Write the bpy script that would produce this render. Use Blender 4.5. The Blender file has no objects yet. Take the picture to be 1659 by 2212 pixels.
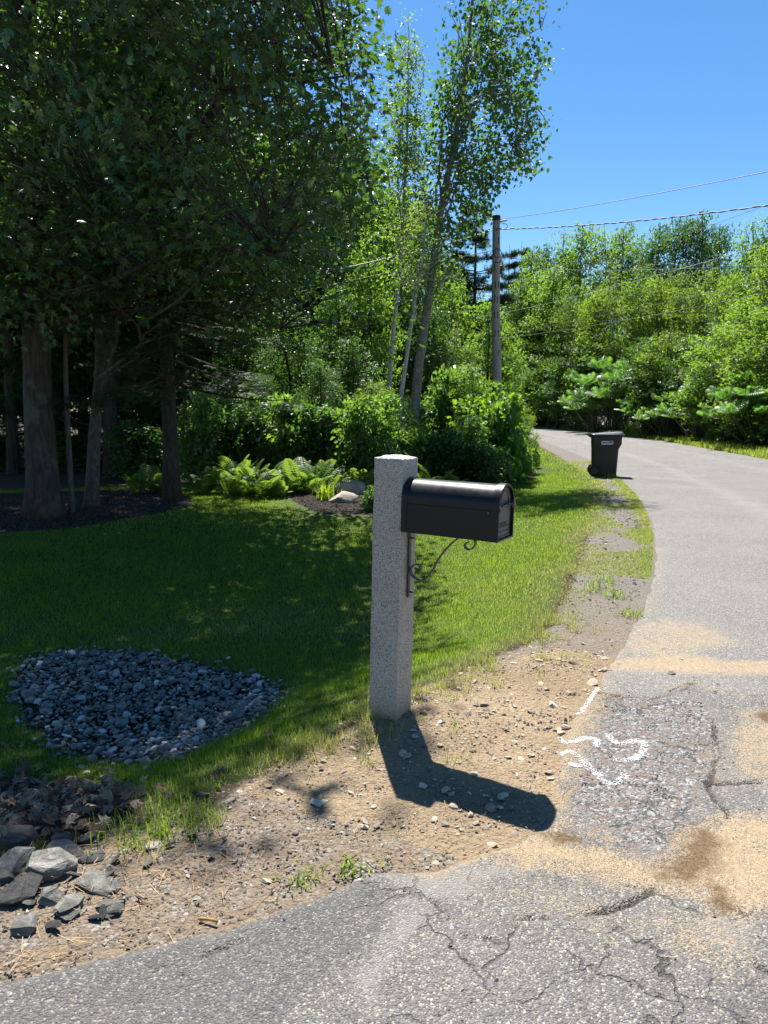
import bpy, bmesh, math, random
import numpy as np
from mathutils import Matrix, Vector

# ------------------------------------------------------------------ camera, sky, sun, exposure
S = bpy.context.scene
COL = S.collection
FPX, CU, CV, HOR, CAMH = 1534.0, 829.5, 1106.0, 895.4, 1.5      # focal length / centre / horizon in a 1659 x 2212 frame
PITCH = math.atan((CV - HOR) / FPX)
cd = bpy.data.cameras.new('camera'); cam = bpy.data.objects.new('camera', cd); COL.objects.link(cam)
cam.location = (0, 0, CAMH); cam.rotation_euler = (math.pi / 2 - PITCH, 0, 0)
cd.sensor_fit = 'VERTICAL'; cd.sensor_height = 36.0; cd.lens = 36.0 * FPX / 2212.0
cd.clip_start = 0.05; cd.clip_end = 2000.0
S.camera = cam
SUNK = (0.07, -0.525)                                            # shadow shift per metre of height
SUN_EL = math.atan(1 / math.hypot(*SUNK)); SUN_AZ = math.atan2(-SUNK[0], -SUNK[1])   # azimuth from +y towards +x
W = bpy.data.worlds.new('World'); S.world = W; W.use_nodes = True
wn = W.node_tree.nodes; wl = W.node_tree.links
sky = wn.new('ShaderNodeTexSky'); sky.sky_type = 'NISHITA'; sky.sun_disc = False
sky.sun_elevation = SUN_EL; sky.sun_rotation = SUN_AZ
sky.air_density = 1.0; sky.dust_density = 0.2; sky.ozone_density = 1.6; sky.altitude = 200
hsv = wn.new('ShaderNodeHueSaturation'); hsv.inputs['Saturation'].default_value = 1.32
wl.new(sky.outputs[0], hsv.inputs['Color']); wl.new(hsv.outputs[0], wn['Background'].inputs[0]); wn['Background'].inputs[1].default_value = 0.066
ld = bpy.data.lights.new('sun', 'SUN'); ld.energy = 5.0; ld.angle = math.radians(0.53); ld.color = (1.0, 0.97, 0.91)
sun = bpy.data.objects.new('sun', ld); COL.objects.link(sun)
sd = Vector((SUNK[0], SUNK[1], -1)).normalized()
sun.rotation_euler = sd.to_track_quat('-Z', 'Y').to_euler(); sun.location = (-4, 20, 40)
S.view_settings.view_transform = 'Standard'; S.view_settings.look = 'None'
S.view_settings.gamma = 1.0; S.view_settings.use_curve_mapping = False
S.view_settings.exposure = 1.36
S.render.engine = 'CYCLES'
S.cycles.max_bounces = 7; S.cycles.diffuse_bounces = 4; S.cycles.glossy_bounces = 2
S.cycles.transmission_bounces = 5; S.cycles.transparent_max_bounces = 8
S.cycles.caustics_reflective = False; S.cycles.caustics_refractive = False

# ------------------------------------------------------------------ numeric helpers
RNG = np.random.default_rng(11)
CP, SP = math.cos(PITCH), math.sin(PITCH)
def sstep(t): t = np.clip(t, 0, 1); return t * t * (3 - 2 * t)
def hash2(i, j, s=0):
    n = (i.astype(np.int64) * 374761393 + j.astype(np.int64) * 668265263 + s * 974711) & 0x7fffffff
    n = ((n ^ (n >> 13)) * 1274126177) & 0x7fffffff
    return ((n ^ (n >> 16)) & 0xffff) / 65535.0
def vn(x, y, s=0):
    x = np.asarray(x, float); y = np.asarray(y, float)
    i = np.floor(x); j = np.floor(y); fx = x - i; fy = y - j
    fx = fx * fx * (3 - 2 * fx); fy = fy * fy * (3 - 2 * fy)
    return (hash2(i, j, s) * (1 - fx) + hash2(i + 1, j, s) * fx) * (1 - fy) + (hash2(i, j + 1, s) * (1 - fx) + hash2(i + 1, j + 1, s) * fx) * fy
def fbm(x, y, s=0, o=4):
    v = 0; a = .5
    for k in range(o): v = v + a * (vn(x, y, s + k * 7) - .5) * 2; x = x * 2.03; y = y * 2.03; a *= .5
    return v
def ray(u, v):
    xc = (u - CU) / FPX; yc = (CV - v) / FPX
    return np.array([xc, CP + yc * SP, -SP + yc * CP])
def zroad(y):
    y = np.asarray(y, float); return -0.10 * sstep((y - 5) / 13) + .0157 * np.clip(y - 25, 0, 45)
def GR(u, v):                                    # pixel -> point on the road-side plane
    d = ray(u, v); lo, hi = .3, 300.
    for _ in range(44):
        t = (lo + hi) / 2
        if CAMH + t * d[2] > zroad(t * d[1]): lo = t
        else: hi = t
    return np.array([t * d[0], t * d[1]])
def DP(u, v, y):                                 # pixel at a known depth
    d = ray(u, v); t = y / d[1]; return np.array([t * d[0], y, CAMH + t * d[2]])
def seg_dist(x, y, pts):
    """unsigned distance to a polyline and the side (+ left) of the nearest segment"""
    best = np.full(np.shape(x), 1e9); side = np.zeros(np.shape(x))
    for a, b in zip(pts[:-1], pts[1:]):
        dx, dy = b[0] - a[0], b[1] - a[1]; L2 = dx * dx + dy * dy
        t = np.clip(((x - a[0]) * dx + (y - a[1]) * dy) / L2, 0, 1)
        ex = x - a[0] - t * dx; ey = y - a[1] - t * dy; d = np.hypot(ex, ey)
        m = d < best - 1e-9; best = np.where(m, d, best)
        side = np.where(m, np.sign(dx * ey - dy * ex), side)
    return best, side
def inpoly(x, y, P):
    r = np.zeros(np.shape(x), bool); n = len(P)
    for i in range(n):
        x0, y0 = P[i][0], P[i][1]; x1, y1 = P[(i + 1) % n][0], P[(i + 1) % n][1]
        if y0 == y1: continue
        c = ((y0 > y) != (y1 > y)) & (x < (x1 - x0) * (y - y0) / (y1 - y0) + x0); r ^= c
    return r
def polymask(x, y, P, soft):
    d, _ = seg_dist(x, y, list(P) + [P[0]]); ins = inpoly(x, y, P)
    return sstep(.5 + np.where(ins, d, -d) / soft)

# ------------------------------------------------------------------ plan of the place
EDGE = [GR(*p) for p in [(-260, 2010), (0, 1905), (120, 1850), (260, 1800), (470, 1730), (600, 1650), (720, 1600), (800, 1568), (900, 1490),
        (1050, 1430), (1180, 1370), (1235, 1270), (1275, 1150), (1295, 1085), (1290, 1045), (1240, 1005), (1200, 982), (1150, 955)]]
EDGE = [np.array([-6., 0.6]), np.array([-3.2, 1.6])] + EDGE + [np.array([7.3, 48.]), np.array([4.6, 58.]), np.array([-2., 68.]), np.array([-16., 80.])]
POST = np.array([0.056, 3.225])
def edge_e(x, y):
    d, s = seg_dist(x, y, EDGE); return d * s
def hz(x, y):
    x = np.asarray(x, float); y = np.asarray(y, float)
    e = edge_e(x, y)
    D = .50 - .35 * sstep((y - 7) / 5.5) - .09 * sstep((y - 13) / 8)
    z = zroad(y) - D * sstep((e + .1) / 1.9) * 1.0
    z = z + .10 * sstep((e - 4) / 6)
    z = z + .05 * np.exp(-((x - POST[0] - .05) ** 2 + (y - POST[1] - .05) ** 2) / .35 ** 2)
    z = z + .012 * fbm(x * 1.7, y * 1.7, 3) * sstep((e + .3) / .6) + .02 * fbm(x * .35, y * .35, 9) * sstep(e / 3)
    z = z + .018 * sstep(-(e) / .02) * 0
    return z
def hz1(x, y): return float(hz(np.array([x]), np.array([y]))[0])
def G(u, v):                                     # pixel -> point on the terrain
    d = ray(u, v); t = np.geomspace(1., 200., 900); z = CAMH + t * d[2] - hz(t * d[0], t * d[1]); i = int(np.argmax(z < 0)); lo, hi = t[i - 1], t[i]
    for _ in range(18):
        m = (lo + hi) / 2
        if CAMH + m * d[2] > hz1(m * d[0], m * d[1]): lo = m
        else: hi = m
    return np.array([lo * d[0], lo * d[1], hz1(lo * d[0], lo * d[1])])

# ------------------------------------------------------------------ mesh / object helpers
def mesh_np(name, V, polys, smooth=False, attr=None):
    me = bpy.data.meshes.new(name)
    V = np.ascontiguousarray(V, np.float32); me.vertices.add(len(V)); me.vertices.foreach_set('co', V.ravel())
    polys = [np.asarray(p, np.int32) for p in polys if len(p)]
    li = np.concatenate([p.ravel() for p in polys]); tot = np.concatenate([np.full(len(p), p.shape[1], np.int32) for p in polys])
    st = np.concatenate([[0], np.cumsum(tot)[:-1]]).astype(np.int32)
    me.loops.add(len(li)); me.loops.foreach_set('vertex_index', li)
    me.polygons.add(len(tot)); me.polygons.foreach_set('loop_start', st); me.polygons.foreach_set('loop_total', tot)
    me.polygons.foreach_set('use_smooth', np.full(len(tot), smooth, bool))
    me.update(calc_edges=True)
    if attr is not None:
        for k, a in attr.items():
            c = me.color_attributes.new(k, 'FLOAT_COLOR', 'POINT'); c.data.foreach_set('color', np.ascontiguousarray(a, np.float32).ravel())
    return me
def link(name, data, mat=None, parent=None):
    o = bpy.data.objects.new(name, data); COL.objects.link(o)
    if mat is not None and data is not None and len(data.materials) == 0: data.materials.append(mat)
    if parent is not None: o.parent = parent
    return o
def tag(o, label=None, cat=None, group=None, kind=None):
    if label: o['label'] = label
    if cat: o['category'] = cat
    if group: o['group'] = group
    if kind: o['kind'] = kind
    return o
def empty(name, loc=(0, 0, 0)):
    o = bpy.data.objects.new(name, None); COL.objects.link(o); o.location = loc; o.empty_display_size = .1; return o
def copy_tree(o, parent=None):
    c = o.copy(); COL.objects.link(c)
    if parent is not None: c.parent = parent
    for ch in list(o.children): copy_tree(ch, c)
    return c
class MB:
    def __init__(s): s.V = []; s.T = []; s.Q = []; s.n = 0
    def add(s, V, T=None, Q=None):
        V = np.asarray(V, float).reshape(-1, 3); s.V.append(V)
        if T is not None and len(T): s.T.append(np.asarray(T) + s.n)
        if Q is not None and len(Q): s.Q.append(np.asarray(Q) + s.n)
        s.n += len(V)
    def box(s, c, d, R=None):
        v = np.array([[x, y, z] for x in (-.5, .5) for y in (-.5, .5) for z in (-.5, .5)]) * d
        if R is not None: v = v @ np.asarray(R).T
        s.add(v + c, Q=[[0, 1, 3, 2], [4, 6, 7, 5], [0, 4, 5, 1], [2, 3, 7, 6], [0, 2, 6, 4], [1, 5, 7, 3]])
    def tube(s, P, r, n=6, cap=True):
        P = np.asarray(P, float); m = len(P); r = np.broadcast_to(r, (m,))
        T = np.gradient(P, axis=0); T /= np.linalg.norm(T, axis=1)[:, None] + 1e-12
        up = np.array([0, 0, 1.]) if abs(T[0][2]) < .9 else np.array([1., 0, 0])
        A = np.cross(T, up); A /= np.linalg.norm(A, axis=1)[:, None] + 1e-12; B = np.cross(T, A)
        a = np.arange(n) * 2 * math.pi / n
        V = P[:, None] + r[:, None, None] * (np.cos(a)[None, :, None] * A[:, None] + np.sin(a)[None, :, None] * B[:, None])
        i = np.arange(m - 1)[:, None] * n; j = np.arange(n)[None]; k = (j + 1) % n
        Q = np.stack([i + j, i + n + j, i + n + k, i + k], -1).reshape(-1, 4)
        T3 = []
        V = V.reshape(-1, 3)
        if cap:
            V = np.vstack([V, P[0], P[-1]])
            for q in range(n): T3 += [[m * n, q, (q + 1) % n], [m * n + 1, (m - 1) * n + (q + 1) % n, (m - 1) * n + q]]
        s.add(V, T3, Q)
    def ribbon(s, P, wid, th, wax):
        """flat bar swept along P; wax = width axis"""
        P = np.asarray(P, float); T = np.gradient(P, axis=0); T /= np.linalg.norm(T, axis=1)[:, None]
        wax = np.asarray(wax, float); N = np.cross(T, wax); m = len(P)
        V = np.stack([P + wax * wid / 2 + N * th / 2, P - wax * wid / 2 + N * th / 2, P - wax * wid / 2 - N * th / 2, P + wax * wid / 2 - N * th / 2], 1).reshape(-1, 3)
        Q = [[4 * i + a, 4 * i + 4 + a, 4 * i + 4 + (a + 1) % 4, 4 * i + (a + 1) % 4] for i in range(m - 1) for a in range(4)]
        Q += [[0, 1, 2, 3], [4 * m - 1, 4 * m - 2, 4 * m - 3, 4 * m - 4]]; s.add(V, Q=Q)
    def loft(s, rings, cap=True):
        n = len(rings[0]); V = np.asarray(rings, float).reshape(-1, 3); Q = []
        for i in range(len(rings) - 1):
            for j in range(n): Q.append([i * n + j, i * n + (j + 1) % n, (i + 1) * n + (j + 1) % n, (i + 1) * n + j])
        T = []
        if cap:
            c0 = np.mean(rings[0], 0); c1 = np.mean(rings[-1], 0); b = len(V); V = np.vstack([V, c0, c1])
            for j in range(n): T += [[b, (j + 1) % n, j], [b + 1, (len(rings) - 1) * n + j, (len(rings) - 1) * n + (j + 1) % n]]
        s.add(V, T, Q)
    def mesh(s, name, smooth=False, bevel=0):
        V = np.vstack(s.V); P = []
        if s.T: P.append(np.vstack(s.T))
        if s.Q: P.append(np.vstack(s.Q))
        return mesh_np(name, V, P, smooth)
    def build(s, name, mat, parent=None, smooth=False):
        return link(name, s.mesh(name, smooth), mat, parent)
def sharp(o, ang=35):
    """smooth shading with hard edges kept"""
    me = o.data
    bm = bmesh.new(); bm.from_mesh(me); bmesh.ops.recalc_face_normals(bm, faces=bm.faces)
    for f in bm.faces: f.smooth = True
    for e in bm.edges:
        if len(e.link_faces) == 2 and e.calc_face_angle(0) > math.radians(ang): e.smooth = False
    bm.to_mesh(me); bm.free(); return o
def bevel(o, w, seg=2):
    m = o.modifiers.new('bevel', 'BEVEL'); m.width = w; m.segments = seg; m.limit_method = 'ANGLE'; return o

# ------------------------------------------------------------------ material helpers
class NT:
    def __init__(s, name):
        s.m = bpy.data.materials.new(name); s.m.use_nodes = True; s.t = s.m.node_tree; s.N = s.t.nodes
        s.p = s.N['Principled BSDF']; s.out = s.N['Material Output']; s.geo = None
    def n(s, ty, **kw):
        x = s.N.new('ShaderNode' + ty)
        for k, v in kw.items():
            if k in x.inputs.keys() if isinstance(k, str) else False: s.set(x.inputs[k], v)
            else: setattr(x, k, v)
        return x
    def set(s, inp, v):
        if isinstance(v, bpy.types.NodeSocket): s.t.links.new(v, inp)
        else: inp.default_value = v
    def pos(s):
        return s.n('NewGeometry').outputs['Position']
    def obj(s): return s.n('TexCoord').outputs['Object']
    def noise(s, vec, scale, detail=4, rough=.55, dist=0):
        x = s.n('TexNoise'); s.set(x.inputs['Vector'], vec); x.inputs['Scale'].default_value = scale; x.inputs['Detail'].default_value = detail
        x.inputs['Roughness'].default_value = rough; x.inputs['Distortion'].default_value = dist; return x.outputs['Fac']
    def voro(s, vec, scale, feature='F1', out='Color', rnd=1.0):
        x = s.n('TexVoronoi'); x.feature = feature; s.set(x.inputs['Vector'], vec); x.inputs['Scale'].default_value = scale; x.inputs['Randomness'].default_value = rnd
        return x.outputs[out]
    def ramp(s, fac, stops, interp='LINEAR'):
        x = s.n('ValToRGB'); s.set(x.inputs[0], fac); e = x.color_ramp.elements; x.color_ramp.interpolation = interp
        while len(e) > len(stops): e.remove(e[-1])
        while len(e) < len(stops): e.new(.5)
        for q, (p, c) in zip(e, stops): q.position = p; q.color = (*c, 1) if len(c) == 3 else c
        return x.outputs[0]
    def maprange(s, v, a, b, c=0, d=1, smooth=False):
        x = s.n('MapRange'); s.set(x.inputs[0], v); x.inputs[1].default_value = a; x.inputs[2].default_value = b; x.inputs[3].default_value = c; x.inputs[4].default_value = d
        if smooth: x.interpolation_type = 'SMOOTHSTEP'
        return x.outputs[0]
    def mix(s, f, a, b, mode='MIX'):
        x = s.n('Mix'); x.data_type = 'RGBA'; x.blend_type = mode
        s.set(x.inputs[0], f)
        for sock, v in ((x.inputs[6], a), (x.inputs[7], b)):
            if isinstance(v, bpy.types.NodeSocket): s.t.links.new(v, sock)
            else: sock.default_value = (*v, 1) if len(v) == 3 else v
        return x.outputs[2]
    def math(s, op, a, b=0, c=None, clamp=False):
        x = s.n('Math'); x.operation = op; x.use_clamp = clamp; s.set(x.inputs[0], a); s.set(x.inputs[1], b)
        if c is not None: s.set(x.inputs[2], c)
        return x.outputs[0]
    def sep(s, c):
        x = s.n('SeparateColor'); s.set(x.inputs[0], c); return x.outputs
    def attr(s, name): x = s.n('Attribute'); x.attribute_name = name; return x.outputs
    def bump(s, h, strength=.5, dist=.01, normal=None):
        x = s.n('Bump'); x.inputs['Strength'].default_value = strength; x.inputs['Distance'].default_value = dist; s.set(x.inputs['Height'], h)
        if normal is not None: s.set(x.inputs['Normal'], normal)
        return x.outputs[0]
    def fin(s, color=None, rough=None, normal=None, spec=None, metal=None):
        for k, v in (('Base Color', color), ('Roughness', rough), ('Normal', normal), ('Specular IOR Level', spec), ('Metallic', metal)):
            if v is None: continue
            if k == 'Base Color' and not isinstance(v, bpy.types.NodeSocket): v = (*v, 1)
            s.set(s.p.inputs[k], v)
        return s.m
def leafmat(name, cols, trans, tfac=.42, rough=.45, spec=.5, under=None):
    """cols: list of base colours picked per leaf; trans: colour of light coming through"""
    m = NT(name); g = m.n('NewGeometry'); r = g.outputs['Random Per Island']
    oi = m.n('ObjectInfo').outputs['Random']
    c = m.ramp(r, [(i / max(1, len(cols) - 1), k) for i, k in enumerate(cols)])
    hs = m.n('HueSaturation'); m.set(hs.inputs['Color'], c)
    m.set(hs.inputs['Hue'], m.maprange(oi, 0, 1, .485, .515)); m.set(hs.inputs['Value'], m.maprange(oi, 0, 1, .85, 1.15))
    c = hs.outputs[0]
    if under: c = m.mix(m.math('MULTIPLY', g.outputs['Backfacing'], .55), c, under)                 # paler leaf undersides
    m.fin(c, rough, spec=spec)
    t = m.n('BsdfTranslucent'); m.set(t.inputs[0], m.mix(.75, c, trans, 'MIX'))
    mx = m.n('MixShader'); mx.inputs[0].default_value = tfac
    m.t.links.new(m.p.outputs[0], mx.inputs[1]); m.t.links.new(t.outputs[0], mx.inputs[2]); m.t.links.new(mx.outputs[0], m.out.inputs[0])
    return m.m
def barkmat(name, a, b, sx=8, sz=1.5, st=.8, lichen=None):
    m = NT(name); mp = m.n('Mapping'); m.set(mp.inputs[0], m.obj()); mp.inputs['Scale'].default_value = (sx, sx, sz)
    n1 = m.noise(mp.outputs[0], 2.2, 6, .65, .6); c = m.ramp(n1, [(.3, a), (.7, b)])
    if lichen: c = m.mix(m.maprange(m.noise(m.obj(), 3.0, 5), .52, .66), c, lichen)
    return m.fin(c, .9, m.bump(n1, st, .03), .2)
M = {}
# ---- ground
def mat_ground():
    m = NT('ground_soil'); P = m.pos(); at = m.attr('mask'); r, g, b = m.sep(at['Color'])[:3]; al = at['Alpha']
    n1 = m.noise(P, 9, 6, .65); n2 = m.noise(P, 60, 5, .7); n3 = m.noise(P, 1.1, 4)
    vc = m.sep(m.voro(P, 90))[0]; vd = m.voro(P, 90, out='Distance'); v2 = m.sep(m.voro(P, 38))[1]; v2d = m.voro(P, 38, out='Distance')
    floor = m.ramp(n1, [(.25, (.022, .016, .010)), (.55, (.060, .042, .026)), (.8, (.11, .075, .045))])
    lawn = m.ramp(n1, [(.2, (.030, .044, .010)), (.5, (.052, .080, .017)), (.8, (.10, .115, .04))])
    tan = m.ramp(n2, [(.25, (.16, .115, .070)), (.5, (.265, .198, .125)), (.78, (.36, .28, .188))])
    tan = m.mix(m.maprange(n3, .38, .66), tan, m.mix(.5, tan, (.11, .07, .042)))
    grav = m.ramp(vc, [(0, (.045, .042, .04)), (.35, (.13, .115, .10)), (.7, (.23, .205, .175)), (.93, (.36, .34, .31)), (1, (.5, .49, .47))])
    grav = m.mix(m.maprange(n1, .34, .56, .35, 1), grav, m.ramp(n2, [(.3, (.12, .088, .06)), (.7, (.235, .18, .125))]))
    mul = m.ramp(n2, [(.3, (.012, .009, .007)), (.55, (.034, .024, .018)), (.8, (.085, .06, .042))])
    sp = m.n('SeparateXYZ'); m.set(sp.inputs[0], P); far = m.maprange(sp.outputs[1], 3.9, 6.2)
    grav = m.mix(m.math('MULTIPLY', far, .75), grav, m.ramp(m.math('ADD', m.math('MULTIPLY', n2, .55), m.math('MULTIPLY', n1, .45)), [(.35, (.085, .078, .072)), (.5, (.145, .134, .124)), (.66, (.215, .195, .172))]))
    def ed(x, k=.9):
        return m.maprange(m.math('ADD', x, m.math('MULTIPLY', m.math('SUBTRACT', m.math('ADD', n1, m.math('MULTIPLY', n2, .6)), .8), k)), .38, .62)
    c = m.mix(ed(r), floor, lawn); c = m.mix(ed(al), c, grav); c = m.mix(ed(g), c, tan); c = m.mix(ed(b, .4), c, mul)
    h = m.math('ADD', m.math('MULTIPLY', m.math('SUBTRACT', .5, vd), .8), m.math('ADD', m.math('MULTIPLY', n2, 1.0), m.math('MULTIPLY', m.math('SUBTRACT', .5, v2d), 1.0)))
    return m.fin(c, .95, m.bump(h, .9, .012), .15)
def mat_asphalt(name, near):
    m = NT(name); P = m.pos(); at = m.attr('mask'); r, g, b = m.sep(at['Color'])[:3]; al = at['Alpha']
    n1 = m.noise(P, 4, 5, .6); n2 = m.noise(P, 70, 4, .7); n3 = m.noise(P, .8, 4); n4 = m.noise(P, 18, 5, .65)
    v1 = m.n('TexVoronoi'); m.set(v1.inputs['Vector'], P); v1.inputs['Scale'].default_value = 175
    v2 = m.n('TexVoronoi'); m.set(v2.inputs['Vector'], P); v2.inputs['Scale'].default_value = 105
    k1 = m.sep(v1.outputs['Color']); k2 = m.sep(v2.outputs['Color'])
    st = [(0, (.070, .068, .066)), (.3, (.105, .102, .099)), (.6, (.142, .137, .131)), (.85, (.185, .176, .162)), (.95, (.26, .24, .21)), (1, (.44, .42, .39))]
    c1 = m.ramp(k1[0], st); c2 = m.ramp(k2[0], st)
    c = m.mix(m.math('GREATER_THAN', k2[1], .72), c1, c2)
    tar = m.math('MULTIPLY', m.maprange(v1.outputs['Distance'], .45, .75), .75)
    c = m.mix(tar, c, (.075, .072, .07))
    c = m.mix(m.maprange(n3, .35, .7, 0, .35), c, (.20, .185, .165))                       # dusty film
    c = m.mix(m.math('MULTIPLY', m.math('GREATER_THAN', k1[2], .93), .8), c, (.36, .31, .235))
    a2 = m.sep(m.attr('mask2')['Color']); c = m.mix(m.math('MULTIPLY', m.maprange(m.math('ADD', a2[0], m.math('MULTIPLY', m.math('SUBTRACT', n4, .5), .5)), .3, .7), .55), c, m.mix(.35, (.052, .052, .054), c))
    c = m.mix(m.maprange(m.math('ADD', a2[1], m.math('MULTIPLY', m.math('SUBTRACT', n1, .5), 1.0)), .35, .8, 0, .6), c, (.225, .21, .19))
    h = m.math('ADD', m.math('SUBTRACT', 1, v1.outputs['Distance']), m.math('MULTIPLY', m.math('SUBTRACT', 1, v2.outputs['Distance']), m.math('ADD', .6, m.math('MULTIPLY', b, .8))))
    sandc = m.ramp(n2, [(.25, (.18, .130, .078)), (.5, (.26, .193, .120)), (.75, (.335, .26, .17))])
    sandf = m.maprange(m.math('ADD', r, m.math('ADD', m.math('ADD', m.math('MULTIPLY', m.math('SUBTRACT', n4, .5), 1.5), m.math('MULTIPLY', m.math('SUBTRACT', n1, .5), .6)), m.math('MULTIPLY', m.math('SUBTRACT', v1.outputs['Distance'], .45), 1.7))), .36, .70)
    sandf = m.math('MULTIPLY', sandf, m.maprange(r, .04, .30)); c = m.mix(sandf, c, sandc)
    wet = m.ramp(n2, [(.3, (.062, .038, .018)), (.7, (.16, .105, .055))])
    c = m.mix(m.maprange(m.math('ADD', g, m.math('MULTIPLY', m.math('SUBTRACT', n4, .5), 1.5)), .30, .80), c, wet)
    brk = m.ramp(k2[0], [(0, (.06, .058, .056)), (.4, (.12, .117, .113)), (.75, (.20, .19, .18)), (1, (.36, .35, .33))])
    brk = m.mix(m.maprange(n4, .48, .6), brk, (.17, .135, .112))
    c = m.mix(m.math('MULTIPLY', m.maprange(m.math('ADD', b, m.math('MULTIPLY', m.math('SUBTRACT', n4, .5), .8)), .4, .6), m.math('SUBTRACT', 1, sandf)), c, brk)
    c = m.mix(m.math('MULTIPLY', al, .92), c, (.030, .028, .026))
    wv = m.n('VectorMath'); wv.operation = 'ADD'; m.set(wv.inputs[0], P); nw = m.n('TexNoise'); m.set(nw.inputs['Vector'], P); nw.inputs['Scale'].default_value = 11; nw.inputs['Detail'].default_value = 5
    ws = m.n('VectorMath'); ws.operation = 'SCALE'; m.set(ws.inputs[0], nw.outputs['Color']); ws.inputs['Scale'].default_value = .13; m.set(wv.inputs[1], ws.outputs[0])
    de = m.voro(wv.outputs[0], 4.2, 'DISTANCE_TO_EDGE', 'Distance'); ck = m.math('MULTIPLY', m.math('MULTIPLY', m.maprange(de, .007, .020, 1, 0), m.maprange(m.noise(P, 3.1, 4), .46, .58)), m.math('MULTIPLY', a2[2], m.math('SUBTRACT', 1, m.math('MULTIPLY', sandf, .7))))
    c = m.mix(m.math('MULTIPLY', ck, .65), c, (.034, .032, .03)); h = m.math('SUBTRACT', h, m.math('MULTIPLY', ck, 2.5))
    hh = m.mix(m.math('MULTIPLY', sandf, .8), h, n2)
    return m.fin(c, .88, m.bump(hh, .8 if near else .5, .007), .25)
M['ground'] = mat_ground(); M['asphalt'] = mat_asphalt('old_asphalt', True); M['road'] = mat_asphalt('road_asphalt', False)
def stonemat(name, stops, source, rough=.75, bsc=60, lich=None, layer=0):
    m = NT(name); r = m.n('ObjectInfo').outputs['Random'] if source == 'object' else m.n('NewGeometry').outputs['Random Per Island']
    P = m.pos(); n = m.noise(P, bsc, 5, .65); n2 = m.noise(P, bsc * .25, 4)
    c = m.ramp(r, stops); c = m.mix(m.maprange(n, .3, .75, .0, .45), c, m.mix(.35, c, (.4, .37, .32)))
    c = m.mix(m.maprange(n2, .42, .62, 0, .5), c, m.mix(.6, c, (.03, .03, .03)))
    if lich: c = m.mix(m.maprange(m.noise(P, 14, 5), .54, .62), c, lich)
    if layer:
        mp = m.n('Mapping'); m.set(mp.inputs[0], m.obj()); mp.inputs['Scale'].default_value = (9, 9, 70); nl = m.noise(mp.outputs[0], 1.0, 5, .7, .8)
        c = m.mix(m.maprange(nl, .42, .6), m.mix(.55, c, (.03, .028, .026)), c); nf = m.noise(P, 30, 6, .75)
        return m.fin(c, rough, m.bump(m.math('ADD', nl, nf), 1.0, .014), .25)
    return m.fin(c, rough, m.bump(n, .5, .006), .35)
river = [(0, (.085, .078, .070)), (.3, (.15, .138, .122)), (.55, (.205, .188, .162)), (.78, (.25, .22, .18)), (.9, (.38, .365, .34)), (1, (.62, .61, .59))]
M['stone_o'] = stonemat('river_stone', river, 'object'); M['stone_i'] = stonemat('river_stone_bed', river, 'island')
dirtst = [(0, (.14, .12, .10)), (.3, (.26, .205, .145)), (.6, (.36, .285, .195)), (.85, (.44, .36, .26)), (1, (.55, .50, .43))]
M['peb_o'] = stonemat('tan_pebble', dirtst, 'object', .85); M['grit_tan'] = stonemat('tan_grit', dirtst, 'island', .9)
M['grit_gray'] = stonemat('gray_grit', [(0, (.05, .045, .04)), (.4, (.13, .108, .086)), (.7, (.21, .175, .14)), (.93, (.29, .255, .215)), (1, (.46, .43, .39))], 'island', .9)
M['chips'] = stonemat('mulch_chip', [(0, (.012, .009, .007)), (.6, (.035, .025, .018)), (1, (.085, .06, .04))], 'island', .95)
M['slate'] = stonemat('ledge_rock', [(0, (.13, .126, .118)), (.5, (.20, .192, .175)), (1, (.28, .265, .23))], 'object', .85, 40, (.26, .26, .215), 1)
M['flag'] = stonemat('pale_flagstone', [(0, (.25, .24, .205)), (1, (.34, .325, .28))], 'object', .85, 40, (.20, .20, .165), 1)
M['slate_dark'] = stonemat('dark_rock', [(0, (.045, .045, .046)), (1, (.08, .078, .076))], 'object', .85, 40, None, 1)
M['boulder'] = stonemat('garden_boulder', [(0, (.22, .185, .14)), (1, (.32, .28, .22))], 'object', .85, 22)
# ---- granite
def mat_granite(top=False):
    m = NT('granite_rough_top' if top else 'granite'); P = m.obj()
    v = m.n('TexVoronoi'); m.set(v.inputs['Vector'], P); v.inputs['Scale'].default_value = 380; k = m.sep(v.outputs['Color'])
    v2 = m.n('TexVoronoi'); m.set(v2.inputs['Vector'], P); v2.inputs['Scale'].default_value = 240; k2 = m.sep(v2.outputs['Color'])
    c = m.ramp(k[0], [(0, (.09, .09, .092)), (.10, (.12, .12, .12)), (.17, (.30, .29, .275)), (.55, (.43, .41, .375)), (.8, (.52, .48, .42)), (1, (.62, .60, .56))])
    c = m.mix(m.math('GREATER_THAN', k2[1], .80), c, (.46, .36, .235))
    c = m.mix(m.math('GREATER_THAN', k2[2], .92), c, (.11, .11, .115))
    c = m.mix(m.maprange(m.noise(P, 5, 5), .45, .75, 0, .35), c, (.36, .29, .20))
    spz = m.n('SeparateXYZ'); m.set(spz.inputs[0], P); c = m.mix(m.math('MULTIPLY', m.maprange(m.math('ADD', spz.outputs[2], m.math('MULTIPLY', m.noise(P, 14, 5, .7), .30)), .14, .34, .75, 0), 1.0), c, (.27, .20, .125))
    if top: c = m.mix(.55, c, (.68, .67, .65))
    n = m.noise(P, 45, 5, .7)
    return m.fin(c, .8, m.bump(m.math('ADD', n, m.math('MULTIPLY', k[1], .3)), .55, .006), .3)
M['granite'] = mat_granite(); M['granite_top'] = mat_granite(True)
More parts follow.
